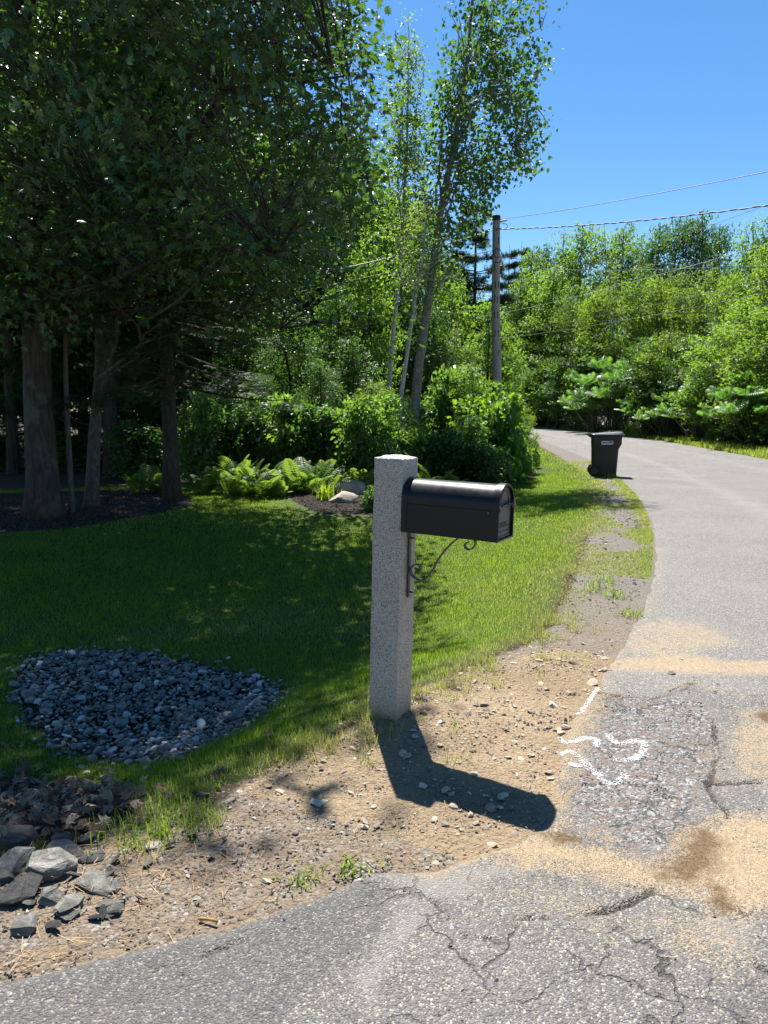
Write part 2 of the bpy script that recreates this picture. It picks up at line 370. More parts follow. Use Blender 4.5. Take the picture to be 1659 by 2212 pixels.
def simple(name, col, rough, spec=.5, metal=0, nscale=None, namp=.15, bst=.1):
    m = NT(name)
    if nscale:
        n = m.noise(m.obj(), nscale, 5, .6); c = m.mix(m.maprange(n, .35, .7, 0, 1), tuple(k * (1 - namp) for k in col), tuple(min(1, k * (1 + namp)) for k in col))
        return m.fin(c, m.maprange(n, .3, .7, rough * .85, min(1, rough * 1.15)), m.bump(n, bst, .002), spec, metal)
    return m.fin(col, rough, None, spec, metal)
M['box_black'] = simple('black_powder_coat', (.007, .007, .008), .38, .3, 0, 26, .25, .06)
M['door_reflect'] = simple('black_door_road_reflection', (.075, .070, .066), .5, .5, 0, 30, .2, .08)  # black door lightened to paint in the road's reflection
M['iron'] = simple('black_iron', (.02, .02, .02), .42, .5, 0, 40, .3, .15)
M['steel'] = simple('bolt_steel', (.35, .35, .36), .35, .5, .9)
M['bin'] = simple('dark_brown_plastic', (.020, .017, .017), .55, .4, 0, 18, .2, .1)
M['bin_lid'] = simple('black_lid_plastic', (.030, .036, .034), .42, .5, 0, 14, .25, .1)
M['rubber'] = simple('wheel_rubber', (.012, .012, .012), .7, .3, 0, 30, .3, .2)
M['plate'] = simple('label_white', (.62, .62, .60), .5); M['ink'] = simple('label_black', (.02, .02, .025), .5); M['wire'] = simple('wire_black', (.02, .02, .02), .6)
M['wire_l'] = simple('wire_aluminium', (.30, .30, .30), .5, .5, .3); M['cap'] = simple('pole_cap', (.012, .011, .010), .8); M['coil'] = simple('coil_wire', (.03, .03, .03), .6)
M['tin'] = simple('grey_metal', (.4, .41, .42), .5, .5, .4)
def mat_pole():
    m = NT('weathered_pole'); mp = m.n('Mapping'); m.set(mp.inputs[0], m.obj()); mp.inputs['Scale'].default_value = (14, 14, .35)
    n = m.noise(mp.outputs[0], 3, 6, .7); c = m.ramp(n, [(.25, (.15, .135, .12)), (.5, (.27, .25, .23)), (.75, (.36, .345, .325))])
    return m.fin(c, .9, m.bump(n, .6, .01), .2)
M['pole'] = mat_pole(); M['gouge'] = simple('pole_gouge', (.02, .016, .013), .9)
def mat_paint():
    m = NT('white_spray_paint'); P = m.pos(); a = m.sep(m.attr('mask')['Color'])[0]
    f = m.math('ADD', m.math('MULTIPLY', a, .80), m.math('ADD', m.math('MULTIPLY', m.math('ADD', m.math('SUBTRACT', m.noise(P, 130, 4, .75), .5), m.math('MULTIPLY', m.math('SUBTRACT', m.noise(P, 14, 3, .6), .5), .5)), 2.4), m.math('MULTIPLY', m.math('SUBTRACT', m.voro(P, 150, out='Distance'), .45), -1.1)))
    f = m.maprange(f, .62, 1.25)
    m.fin((.80, .80, .80), .7); tr = m.n('BsdfTransparent'); mx = m.n('MixShader'); m.set(mx.inputs[0], f)
    m.t.links.new(tr.outputs[0], mx.inputs[1]); m.t.links.new(m.p.outputs[0], mx.inputs[2]); m.t.links.new(mx.outputs[0], m.out.inputs[0]); return m.m
M['paint'] = mat_paint()
# ---- plants
M['maple'] = leafmat('maple_leaf', [(.014, .040, .009), (.026, .066, .014), (.048, .098, .026)], (.20, .44, .025), .24, .42, .6, (.070, .092, .05))
M['aspen'] = leafmat('aspen_leaf', [(.022, .065, .018), (.045, .10, .028), (.075, .13, .05)], (.17, .38, .03), .34, .55, .3, (.11, .15, .10))
M['birch'] = leafmat('birch_leaf', [(.032, .080, .016), (.056, .115, .022), (.090, .145, .032)], (.38, .60, .04), .46, .45)
M['leaf_a'] = leafmat('broad_leaf', [(.028, .075, .014), (.050, .110, .020), (.085, .140, .030)], (.37, .64, .04), .46, .45)
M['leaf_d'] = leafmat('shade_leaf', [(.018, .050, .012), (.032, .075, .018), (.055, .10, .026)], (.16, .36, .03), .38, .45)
M['leaf_y'] = leafmat('yellow_green_leaf', [(.042, .095, .016), (.070, .130, .020), (.110, .155, .028)], (.41, .64, .04), .46, .45)
M['shrub'] = leafmat('shrub_leaf', [(.030, .075, .022), (.055, .110, .030), (.095, .15, .05)], (.30, .56, .05), .42, .40, .6)
M['fern'] = leafmat('fern_frond', [(.040, .095, .018), (.060, .120, .022), (.10, .15, .026), (.18, .18, .03)], (.32, .52, .05), .40, .5)
M['sumac'] = leafmat('sumac_leaf', [(.045, .115, .028), (.065, .145, .035), (.095, .175, .05)], (.28, .56, .06), .38, .42, .6)
M['spruce'] = leafmat('spruce_needle', [(.018, .042, .018), (.030, .062, .026), (.050, .090, .036)], (.08, .17, .03), .15, .6, .3)
M['pine'] = leafmat('pine_needle', [(.016, .040, .022), (.028, .060, .030), (.045, .080, .04)], (.07, .15, .03), .15, .6, .3)
M['dryleaf'] = leafmat('dry_leaf', [(.10, .065, .04), (.19, .135, .09), (.32, .25, .18)], (.25, .15, .06), .15, .7, .3)
M['straw'] = leafmat('pine_straw', [(.22, .11, .04), (.36, .20, .08), (.50, .34, .16)], (.3, .2, .08), .1, .7, .2)
M['bark_maple'] = barkmat('maple_bark', (.024, .019, .015), (.095, .078, .062), 9, 1.6, 1.0, (.10, .098, .088))
M['bark_dark'] = barkmat('dark_bark', (.022, .018, .015), (.085, .07, .058), 9, 2.0, .9)
M['bark_gray'] = barkmat('gray_bark', (.045, .040, .034), (.14, .13, .115), 7, 4.0, .6)
def mat_birchbark():
    m = NT('birch_bark'); mp = m.n('Mapping'); m.set(mp.inputs[0], m.obj()); mp.inputs['Scale'].default_value = (3, 3, 16)
    n = m.noise(mp.outputs[0], 2.5, 5, .6); c = m.ramp(n, [(.30, (.04, .035, .03)), (.40, (.36, .34, .31)), (.7, (.52, .50, .46))])
    return m.fin(c, .7, m.bump(n, .3, .01), .3)
M['bark_birch'] = mat_birchbark(); M['bark_aspen'] = barkmat('aspen_bark', (.09, .082, .068), (.27, .255, .22), 6, 5.0, .4)
def mat_grass():
    m = NT('grass_blade'); a = m.sep(m.attr('dry')['Color']); dry, tip = a[0], a[1]; r = m.n('NewGeometry').outputs['Random Per Island']
    gr = m.ramp(r, [(0, (.042, .112, .010)), (.5, (.075, .158, .013)), (1, (.125, .20, .020))])
    st = m.ramp(r, [(0, (.20, .165, .06)), (.6, (.34, .28, .12)), (1, (.48, .42, .24))])
    c = m.mix(dry, gr, st); m.fin(c, .6, spec=.15)
    t = m.n('BsdfTranslucent'); m.set(t.inputs[0], m.mix(.5, c, m.mix(dry, (.58, .86, .02), (.66, .56, .18))))
    mx = m.n('MixShader'); mx.inputs[0].default_value = .5
    m.t.links.new(m.p.outputs[0], mx.inputs[1]); m.t.links.new(t.outputs[0], mx.inputs[2]); m.t.links.new(mx.outputs[0], m.out.inputs[0]); return m.m
M['grass'] = mat_grass()
#PART2
# ------------------------------------------------------------------ the ground sheet
TAN = [GR(*p) for p in [(520, 1705), (640, 1630), (800, 1560), (900, 1490), (1050, 1440), (1200, 1400), (1330, 1420), (1300, 1500), (1260, 1600), (1230, 1740), (1230, 1800), (1020, 1870), (860, 1815), (700, 1760)]]
GARDEN = [G(*p)[:2] for p in [(605, 1062), (640, 1090), (690, 1113), (810, 1117), (905, 1095), (905, 1048), (780, 1036), (690, 1040)]]
TREEBED = [G(*p)[:2] for p in [(-260, 1170), (0, 1153), (150, 1143), (330, 1113), (418, 1094), (405, 1072), (340, 1058), (150, 1062), (-260, 1075)]]
LITTER = [G(*p)[:2] for p in [(-200, 1700), (60, 1672), (200, 1690), (300, 1720), (330, 1755), (240, 1800), (120, 1815), (-200, 1860)]]
SC = G(310, 1520)[:2]                                             # middle of the river stone bed
SA = G(40, 1500)[:2]; SB = G(612, 1490)[:2]; SN = G(330, 1640)[:2]; SF = G(300, 1412)[:2]
STONEPOLY = [G(*p)[:2] for p in [(60, 1424), (130, 1406), (300, 1410), (450, 1440), (560, 1468), (615, 1488), (600, 1522), (540, 1560), (470, 1602), (400, 1638), (300, 1652), (200, 1634), (120, 1604), (62, 1562), (30, 1512), (35, 1462)]]
def stone_r(x, y):                                                # 1 on the rim of the bed, smaller inside
    d, _ = seg_dist(x, y, STONEPOLY + [STONEPOLY[0]]); return 1 - np.where(inpoly(x, y, STONEPOLY), d, -d) / .8 + .05 * fbm(x * 5, y * 5, 91)
_lf = np.array([G(*p)[:2] for p in [(-300, 1062), (60, 1058), (240, 1052), (400, 1043), (600, 1050), (700, 1044), (900, 1046), (1000, 1044), (1100, 1043), (1150, 1033), (1185, 1018), (1205, 1000)]])
_lf = _lf[np.argsort(_lf[:, 0])]
def lawn_far(x): return np.interp(x, _lf[:, 0], _lf[:, 1])
def lawn_mask(x, y):
    e = edge_e(x, y) + .10 * fbm(x * 3, y * 3, 21)
    m = sstep((e + .05) / .22) * sstep((lawn_far(x) + .25 * fbm(x, y, 5) - y) / .3 + .5)
    m = np.maximum(m, sstep((e + .05) / .22) * sstep((1.6 - e) / .5) * (y > 8))
    m = m * sstep((stone_r(x, y) - .93 + .10 * fbm(x * 6, y * 6, 23)) / .16) * (1 - polymask(x, y, GARDEN, .12)) * (1 - polymask(x, y, TREEBED, .15)) * (1 - polymask(x, y, LITTER, .15))
    return m
_in = [GR(*p) for p in [(1285, 1492), (1300, 1440), (1330, 1400), (1365, 1345), (1390, 1300), (1408, 1240), (1412, 1200), (1409, 1150), (1400, 1115), (1375, 1070), (1340, 1035), (1290, 1000), (1250, 983), (1206, 966), (1165, 950)]]
_in = np.array([[.6, 2.2]] + _in + [[8.4, 48], [6., 60], [0., 70], [-12., 82], [-40, 110]])
_out = np.array([[8.2, 0], [8.8, 4], [10, 10], [11.7, 17], [13.7, 25.5], [14.9, 38], [15., 48.7], [13.5, 60], [8., 74], [-5., 90], [-22, 110]])
def rin(y): return np.interp(y, _in[:, 1], _in[:, 0])
def rout(y): return np.interp(y, _out[:, 1], _out[:, 0])
CRACK0 = [GR(*p) for p in [(1285, 1490), (1330, 1496), (1400, 1501), (1432, 1494), (1470, 1474), (1500, 1470), (1550, 1487), (1610, 1500), (1659, 1494), (1800, 1500), (2300, 1490)]]
DRV_EDGE = [GR(*p) for p in [(-700, 2330), (-60, 2140), (120, 2098), (250, 2062), (360, 2038), (480, 2003), (640, 1955), (760, 1905), (820, 1884), (930, 1880), (1010, 1852), (1100, 1826), (1175, 1788), (1198, 1740), (1192, 1680), (1212, 1600), (1240, 1545)]] + CRACK0
DRV_POLY = DRV_EDGE + [np.array([12., 3.6]), np.array([12., -8.]), np.array([-9., -8.]), np.array([-6., .2])]
def build_ground():
    fr = np.radians(np.linspace(-44, 44, 380)); bk = np.radians(np.linspace(44, 316, 70)[1:-1]); ang = np.concatenate([fr, bk]); na = len(ang)
    rr = np.concatenate([[.25], .5 * (1.0115 ** np.arange(0, 400))]); rr = np.concatenate([rr, rr[-1] * 1.06 ** np.arange(1, 46)])
    R, A = np.meshgrid(rr, ang, indexing='ij'); X = R * np.sin(A); Y = R * np.cos(A); x = X.ravel(); y = Y.ravel()
    z = hz(x, y); e = edge_e(x, y)
    lawn = lawn_mask(x, y); tan = polymask(x, y, TAN, .25) * sstep((.25 - e) / .3)
    verge = ((x > rout(y)) & (x < rout(y) + 1.8 + .5 * fbm(x * .3, y * .3, 4)) & (y > 2)).astype(float)
    lawn = np.maximum(lawn, verge)
    bed = np.maximum(polymask(x, y, GARDEN, .2), polymask(x, y, TREEBED, .3)); bed = np.maximum(bed, polymask(x, y, LITTER, .2) * .7)
    bed = np.maximum(bed, .6 * (stone_r(x, y) < 1))
    grav = sstep((.15 - e) / .3)
    near = sstep((6 - np.hypot(x, y)) / 2); z = z + near * (.010 * fbm(x * 9, y * 9, 31) * tan + .006 * fbm(x * 14, y * 14, 33) * grav)
    z = z + .07 * polymask(x, y, GARDEN, 1.2)
    z = z - .05 * sstep((x - rin(y) - .12) / .2) * sstep((y - 3.3) / .2) * (x < rout(y) - .1)
    dd_, _ = seg_dist(x, y, DRV_EDGE); z = z - .05 * inpoly(x, y, DRV_POLY) * sstep((dd_ - .10) / .15)
    mask = np.stack([lawn, tan, bed, grav], -1)
    nr = len(rr); i = np.arange(nr - 1)[:, None] * na; j = np.arange(na)[None]; k = (j + 1) % na
    Q = np.stack([i + j, i + k, i + na + k, i + na + j], -1).reshape(-1, 4)
    V = np.stack([x, y, z], -1); c = len(V); V = np.vstack([V, [0, 0, hz1(0, 0)]]); mask = np.vstack([mask, [0, 0, 0, 1]])
    T = np.stack([np.full(na, c), (np.arange(na) + 1) % na, np.arange(na)], -1)
    me = mesh_np('ground', V, [Q[:, ::-1], T], True, {'mask': mask})
    bm = bmesh.new(); bm.from_mesh(me); bm.normal_update()
    if sum(f.normal.z for f in list(bm.faces)[:200]) < 0: bmesh.ops.reverse_faces(bm, faces=bm.faces)
    bm.to_mesh(me); bm.free()
    return tag(link('ground', me, M['ground']), 'lawn soil, tan dirt shoulder and forest floor', kind='structure')
GROUND = build_ground()
# ------------------------------------------------------------------ road and driveway
SAND_ROAD = [[GR(*p) for p in q] for q in (
    [(1322, 1404), (1345, 1360), (1430, 1338), (1520, 1350), (1610, 1392), (1500, 1410), (1415, 1424)],
    [(1300, 1432), (1380, 1420), (1470, 1414), (1570, 1428), (1700, 1432), (1900, 1440), (1900, 1462), (1659, 1458), (1500, 1456), (1360, 1450), (1300, 1448)])]
def build_road():
    ys = [3.3]; 
    while ys[-1] < 108: ys.append(ys[-1] + max(.02, .0065 * ys[-1]))
    ys = np.array(ys); t = np.concatenate([np.linspace(0, .42, 130) ** 1.0, np.linspace(.42, 1, 30)[1:]])
    Y, T = np.meshgrid(ys, t, indexing='ij'); xi = rin(Y); xo = rout(Y)
    xi = xi + .035 * fbm(Y * 4, Y * 0, 3) + .02 * fbm(Y * 15, Y * 0, 5)
    X = xi + (xo - xi) * T; x = X.ravel(); y = Y.ravel(); tt = T.ravel()
    d = np.minimum(x - xi.ravel(), xo.ravel() - x)
    z = zroad(y) + .012 * sstep(d / .06) - .006 + .05 * np.exp(-((x - POST[0] - .05) ** 2 + (y - POST[1] - .05) ** 2) / .35 ** 2)
    z = z + .004 * fbm(x * 1.5, y * 1.5, 40) + .02 * sstep(d / 2) * sstep((y - 4.3) / 3)
    dd_, _ = seg_dist(x, y, DRV_EDGE); z = z - .05 * inpoly(x, y, DRV_POLY) * sstep((dd_ - .04) / .08)
    sand = np.zeros_like(x)
    sand = np.maximum(sand, .40 * polymask(x, y, SAND_ROAD[0], .30)); sand = np.maximum(sand, .72 * polymask(x, y, SAND_ROAD[1], .16))
    sand = np.maximum(sand, .3 * sstep((.25 - d) / .3) * (y < 8))
    cr = np.zeros_like(x)
    for a, b in [((1090, 990), (1659, 1010)), ((1500, 1015), (1700, 1030)), ((1420, 965), (1659, 1000)), ((1240, 962), (1380, 972)), ((1350, 1008), (1500, 1012))]:
        pa, pb = GR(*a), GR(*b); s = np.linspace(0, 1, 14); L = pa[None] * (1 - s[:, None]) + pb[None] * s[:, None]
        L[:, 1] += .25 * fbm(s * 6, s * 0, int(a[1])); dd, _ = seg_dist(x, y, list(L)); cr = np.maximum(cr, .6 * sstep(1 - dd / (.012 + .0016 * y)))
    mask = np.stack([sand, np.zeros_like(x), .0 * x, cr], -1)
    n = len(t); i = np.arange(len(ys) - 1)[:, None] * n; j = np.arange(n - 1)[None]
    Q = np.stack([i + j, i + j + 1, i + n + j + 1, i + n + j], -1).reshape(-1, 4)
    return tag(link('road', mesh_np('road', np.stack([x, y, z], -1), [Q], True, {'mask': mask, 'mask2': np.stack([0 * x, .55 * sstep(1 - np.abs(T.ravel() - .3) / .12) + .5 * sstep(1 - np.abs(T.ravel() - .72) / .12), .35 + 0 * x, 1 + 0 * x], -1)}), M['road']), 'grey asphalt road curving away past the trash cart', kind='structure')
ROAD = build_road()
px = lambda L: [GR(*p) for p in L]
SAND_DRV = [(px([(1050, 1840), (1120, 1815), (1180, 1780), (1240, 1830), (1330, 1850), (1400, 1872), (1450, 1862), (1478, 1800), (1560, 1772), (1720, 1770), (1880, 1800), (1960, 1850), (1850, 1930), (1720, 1968), (1600, 1985), (1540, 1960), (1480, 1930), (1400, 1925), (1320, 1915), (1210, 1885), (1080, 1866)]), .12, 1.0),
    (px([(1720, 1530), (1610, 1545), (1580, 1600), (1600, 1680), (1720, 1720), (1850, 1680), (1900, 1600), (1830, 1545)]), .16, .62), (px([(1190, 1700), (1195, 1600), (1240, 1530), (1290, 1495), (1310, 1520), (1270, 1600), (1240, 1690)]), .14, .75),
    (px([(1240, 1800), (1310, 1760), (1380, 1850), (1330, 1870)]), .1, .35), (px([(1000, 1900), (1200, 1890), (1330, 1960), (1450, 2010), (1300, 2040), (1050, 1960)]), .3, .36),
    (px([(1400, 2000), (1560, 1960), (1640, 2040), (1620, 2120), (1470, 2090)]), .25, .42), (px([(1480, 1590), (1560, 1600), (1600, 1690), (1520, 1720)]), .2, .34)]
WET_DRV = [(px([(1405, 1893), (1460, 1850), (1500, 1800), (1535, 1786), (1560, 1830), (1556, 1880), (1505, 1912), (1440, 1912)]), .10), (px([(1520, 1905), (1560, 1925), (1590, 1980), (1555, 1985)]), .08),
    (px([(1150, 1802), (1230, 1800), (1280, 1832), (1200, 1836)]), .08), (px([(1630, 1545), (1690, 1530), (1690, 1570), (1645, 1565)]), .05)]
BRK_DRV = [(px([(1300, 1515), (1480, 1505), (1560, 1560), (1560, 1640), (1500, 1740), (1460, 1850), (1400, 1862), (1330, 1840), (1250, 1760), (1230, 1700), (1280, 1620)]), .25)]
CRACKS = [([p + np.array([0, -.06]) for p in CRACK0], .026), (px([(1180, 1772), (1215, 1740), (1240, 1705), (1252, 1680), (1290, 1655)]), .008), (px([(1230, 1990), (1290, 1985), (1350, 1962), (1402, 1935), (1410, 1925)]), .008), (px([(1100, 1985), (1160, 1992), (1230, 1990)]), .006),
    (px([(1590, 1965), (1610, 1985), (1640, 1988), (1700, 1980)]), .012), (px([(1630, 2085), (1645, 2100), (1700, 2105)]), .014), (px([(1500, 1610), (1570, 1618), (1620, 1615)]), .010), (px([(1520, 1690), (1590, 1700), (1640, 1698)]), .011),
    (px([(860, 1925), (930, 1960), (1010, 2030), (1090, 2050)]), .008), (px([(330, 2110), (420, 2085), (520, 2040)]), .009), (px([(1540, 1560), (1550, 1640), (1530, 1700), (1570, 1770)]), .011), (px([(1250, 1700), (1330, 1690), (1420, 1700)]), .009)]
DARK_DRV = [(px([(-300, 2300), (-100, 2135), (250, 2062), (480, 2005), (640, 1960), (800, 1895), (850, 1930), (830, 2010), (760, 2090), (640, 2160), (500, 2400)]), .14, 1.0), (px([(1290, 1500), (1470, 1520), (1480, 1600), (1300, 1600)]), .2, .5), (px([(1560, 2090), (1700, 2060), (1700, 2300), (1500, 2300)]), .2, .6)]
DUST_DRV = [(px([(820, 1900), (1000, 1870), (1120, 1880), (1000, 1960), (880, 1960)]), .2, .9), (px([(760, 2120), (850, 2000), (900, 1960), (930, 1980), (860, 2080), (800, 2212)]), .12, .8), (px([(1500, 1990), (1660, 1990), (1640, 2080), (1480, 2060)]), .2, .7)]
ALLIG = px([(850, 1930), (1100, 1900), (1659, 1980), (1700, 2260), (900, 2260)])
def wig(x, y): return x + .012 * fbm(x * 22, y * 22, 51), y + .012 * fbm(x * 22, y * 22, 57)
def drv_z(x, y):
    d, _ = seg_dist(x, y, DRV_EDGE); ins = inpoly(x, y, DRV_POLY); d = np.where(ins, d, -d) + .03 * fbm(x * 7, y * 7, 61)
    brk = np.zeros_like(x)
    for P, s in BRK_DRV[:1]: brk = np.maximum(brk, polymask(x, y, P, s))
    base = zroad(y) + .05 * np.exp(-((x - POST[0] - .05) ** 2 + (y - POST[1] - .05) ** 2) / .35 ** 2)
    return base + .024 * sstep((d + .02) / .07) - .010 - .010 * brk + .008 * brk * fbm(x * 12, y * 12, 63) + .006 * fbm(x * 1.6, y * 1.6, 65), d
def build_drive():
    xs = np.concatenate([np.linspace(-9, -2.0, 36), np.arange(-1.98, -.9, .02), np.arange(-.9, 2.5, .0105), np.arange(2.5, 3.0, .02), np.linspace(3.05, 12, 40)])
    ys = np.concatenate([np.linspace(-8, .9, 30), np.arange(.92, 1.5, .02), np.arange(1.5, 4.1, .0105), np.arange(4.1, 4.3, .02)])
    X, Y = np.meshgrid(xs, ys, indexing='ij'); x = X.ravel(); y = Y.ravel()
    z, d = drv_z(x, y); wx, wy = wig(x, y)
    sand = np.zeros_like(x); wet = np.zeros_like(x); brk = np.zeros_like(x); cr = np.zeros_like(x)
    for P, s, a in SAND_DRV: sand = np.maximum(sand, .88 * a * polymask(wx, wy, P, s * 1.7))
    sand = np.maximum(sand, .55 * sstep((.14 - d) / .16) * sstep((x + .2) / .5))
    for P, s in WET_DRV: wet = np.maximum(wet, polymask(wx, wy, P, s * 1.8))
    for P, s in BRK_DRV: brk = np.maximum(brk, polymask(x, y, P, s))
    for P, w in CRACKS:
        dd, _ = seg_dist(x + .035 * fbm(x * 8, y * 8, 71, 5), y + .035 * fbm(x * 8, y * 8, 73, 5), P); w2 = .62 * w * np.clip(2.3 * vn(x * 9, y * 9, 75) - .35, .02, 1.6) + 1e-4; c = sstep(1.6 - dd / w2); cr = np.maximum(cr, c); z = z - .014 * c
    mask = np.stack([sand, wet, brk, cr * .9], -1); n = len(ys); dk = np.zeros_like(x); du = np.zeros_like(x)
    for P, s, a in DARK_DRV: dk = np.maximum(dk, a * polymask(wx, wy, P, s))
    for P, s, a in DUST_DRV: du = np.maximum(du, a * polymask(wx, wy, P, s))
    al = .25 + .75 * np.maximum(polymask(x, y, BRK_DRV[0][0], .4), polymask(x, y, ALLIG, .4)); mask2 = np.stack([dk, du, al, 1 + 0 * x], -1)
    i = np.arange(len(xs) - 1)[:, None] * n; j = np.arange(n - 1)[None]
    Q = np.stack([i + j, i + n + j, i + n + j + 1, i + j + 1], -1).reshape(-1, 4)
    Q = Q[(d[Q].min(1) > -.06)]
    u, inv = np.unique(Q, return_inverse=True); V = np.stack([x, y, z], -1)[u]
    return tag(link('driveway', mesh_np('driveway', V, [inv.reshape(-1, 4)], True, {'mask': mask[u], 'mask2': mask2[u]}), M['asphalt']), 'cracked old asphalt driveway apron with spilled sand', kind='structure')
DRIVE = build_drive()
def surf_z(x, y):
    x = np.asarray(x, float); y = np.asarray(y, float)
    z, d = drv_z(x, y); g = hz(x, y); g = np.where((x > rin(y)) & (y > 3.4), np.maximum(g, zroad(y) + .02), g)
    return np.where(inpoly(x, y, DRV_POLY), np.maximum(z, g), g)
# white utility spray marks on the apron
def c8(L): return [((1800 + a * .7233) * .553, (2500 + b * .7233) * .553) for a, b in L]
STROKES = [([(722, 268), (735, 285), (700, 330), (660, 380), (635, 420)], .029), ([(528, 515), (545, 552), (605, 572), (680, 540), (742, 548), (735, 575), (718, 600)], .027),
    ([(788, 505), (808, 545), (860, 572), (930, 550), (975, 548), (1000, 575), (985, 610), (940, 645), (880, 657), (775, 632)], .030),
    ([(505, 628), (580, 613), (640, 640), (690, 690), (735, 730), (765, 770), (820, 788), (870, 755), (908, 712)], .032), ([(545, 680), (620, 690), (700, 700)], .025)]
for L, w in STROKES:
    P = np.array([GR(*p) for p in c8(L)]); s = np.concatenate([[0], np.cumsum(np.hypot(*np.diff(P, axis=0).T))]); q = np.arange(0, s[-1], .008)
    P = np.stack([np.interp(q, s, P[:, 0]), np.interp(q, s, P[:, 1])], -1)
    for _ in range(12): P[1:-1] = (P[:-2] + 2 * P[1:-1] + P[2:]) / 4
    T = np.gradient(P, axis=0); T /= np.linalg.norm(T, axis=1)[:, None]; N = np.stack([-T[:, 1], T[:, 0]], -1)
    a = np.linspace(-1, 1, 13); V = P[:, None] + N[:, None] * (a[None, :, None] * w); x = V[..., 0].ravel(); y = V[..., 1].ravel()
    z = surf_z(x, y) + .004; endf = np.minimum(1, np.minimum(np.arange(len(P)), np.arange(len(P))[::-1]) / 5.)
    f = np.clip(1.15 - 1.15 * np.abs(a) ** 1.7, 0, 1)[None] * endf[:, None]
    mk = np.stack([f.ravel()] * 4, -1); i = np.arange(len(P) - 1)[:, None] * 13; j = np.arange(12)[None]
    Q = np.stack([i + j, i + j + 1, i + 14 + j, i + 13 + j], -1).reshape(-1, 4)
    o = link('paint_mark', mesh_np('paint_mark', np.stack([x, y, z], -1), [Q], True, {'mask': mk}), M['paint'], DRIVE)
#PART3
# ------------------------------------------------------------------ granite post
TH = 1.05; LEAN = .0229
AX = np.array([math.sin(TH), -math.cos(TH)]); BX = np.array([math.cos(TH), math.sin(TH)]); ANG = math.atan2(AX[1], AX[0])
LEANM = Matrix(((1, 0, LEAN, 0), (0, 1, 0, 0), (0, 0, 1, 0), (0, 0, 0, 1)))
LEANR = Matrix.Rotation(LEAN, 4, 'Y')
def build_post():
    s = .152; root = empty('granite_post'); c = POST + (BX - AX) * s / 2
    root.matrix_world = Matrix.Translation((c[0], c[1], 0)) @ LEANR @ Matrix.Rotation(ANG, 4, 'Z')
    nz, ns = 90, 14; zs = np.linspace(-.35, 1.296, nz); ring = []
    for k in range(4):
        for t in np.arange(ns) / ns:
            p0 = [(-1, -1), (1, -1), (1, 1), (-1, 1)][k]; p1 = [(1, -1), (1, 1), (-1, 1), (-1, -1)][k]
            ring.append((p0[0] + (p1[0] - p0[0]) * t, p0[1] + (p1[1] - p0[1]) * t))
    ring = np.array(ring) * s / 2; m = len(ring); per = np.arange(m)
    rings = []
    for z in zs:
        n = .0016 * fbm(per * .35, np.full(m, z * 26), 81); q = ring * (1 + n[:, None] / (s / 2))
        corner = (np.arange(m) % ns == 0); q = np.where(corner[:, None], q * (.975 + .02 * vn(per * 1., np.full(m, z * 30), 83))[:, None], q)
        rings.append(np.column_stack([q, np.full(m, z)]))
    mb = MB(); mb.loft(rings, cap=False); shaft = mb.build('shaft', M['granite'], root, True); sharp(shaft, 50)
    # hand-split top: a rough cap with a chipped rim
    g = 15; a = np.linspace(-1, 1, g); X, Y = np.meshgrid(a, a, indexing='ij'); x = X.ravel() * s / 2 * .998; y = Y.ravel() * s / 2 * .998
    rim = np.maximum(np.abs(X), np.abs(Y)).ravel()
    z = 1.300 + .012 * (1 - rim ** 3) + .007 * fbm(x * 38, y * 38, 85) + .004 * fbm(x * 120, y * 120, 87); z = np.where(rim > .99, 1.2945 + .009 * vn(x * 70, y * 70, 89), z)
    x = np.where(rim > .99, x * (.985 + .02 * vn(x * 90, y * 90, 90)), x)
    i = np.arange(g - 1)[:, None] * g; j = np.arange(g - 1)[None]; Q = np.stack([i + j, i + g + j, i + g + 1 + j, i + 1 + j], -1).reshape(-1, 4)
    V = np.stack([x, y, z], -1); nb = len(V); edge = [k for k in range(g)] + [k * g + g - 1 for k in range(1, g)] + [(g - 1) * g + k for k in range(g - 2, -1, -1)] + [k * g for k in range(g - 2, 0, -1)]
    lo = V[edge].copy(); lo[:, 2] = 1.285; lo[:, :2] *= .985; V = np.vstack([V, lo]); n = len(edge)
    Q2 = np.array([[edge[k], edge[(k + 1) % n], nb + (k + 1) % n, nb + k] for k in range(n)])
    top = link('rough_top', mesh_np('rough_top', V, [Q, Q2]), M['granite_top'], root)
    for zz in (.30, .52, .86):                                    # old drill marks on the road-side face
        mb = MB(); mb.tube([(s / 2 - .004, .02, zz), (s / 2 + .0015, .02, zz)], .004, 8); mb.build('drill_mark', M['gouge'], root)
    return tag(root, 'grey granite post standing in the tan dirt, carrying the mailbox', 'post')
build_post()
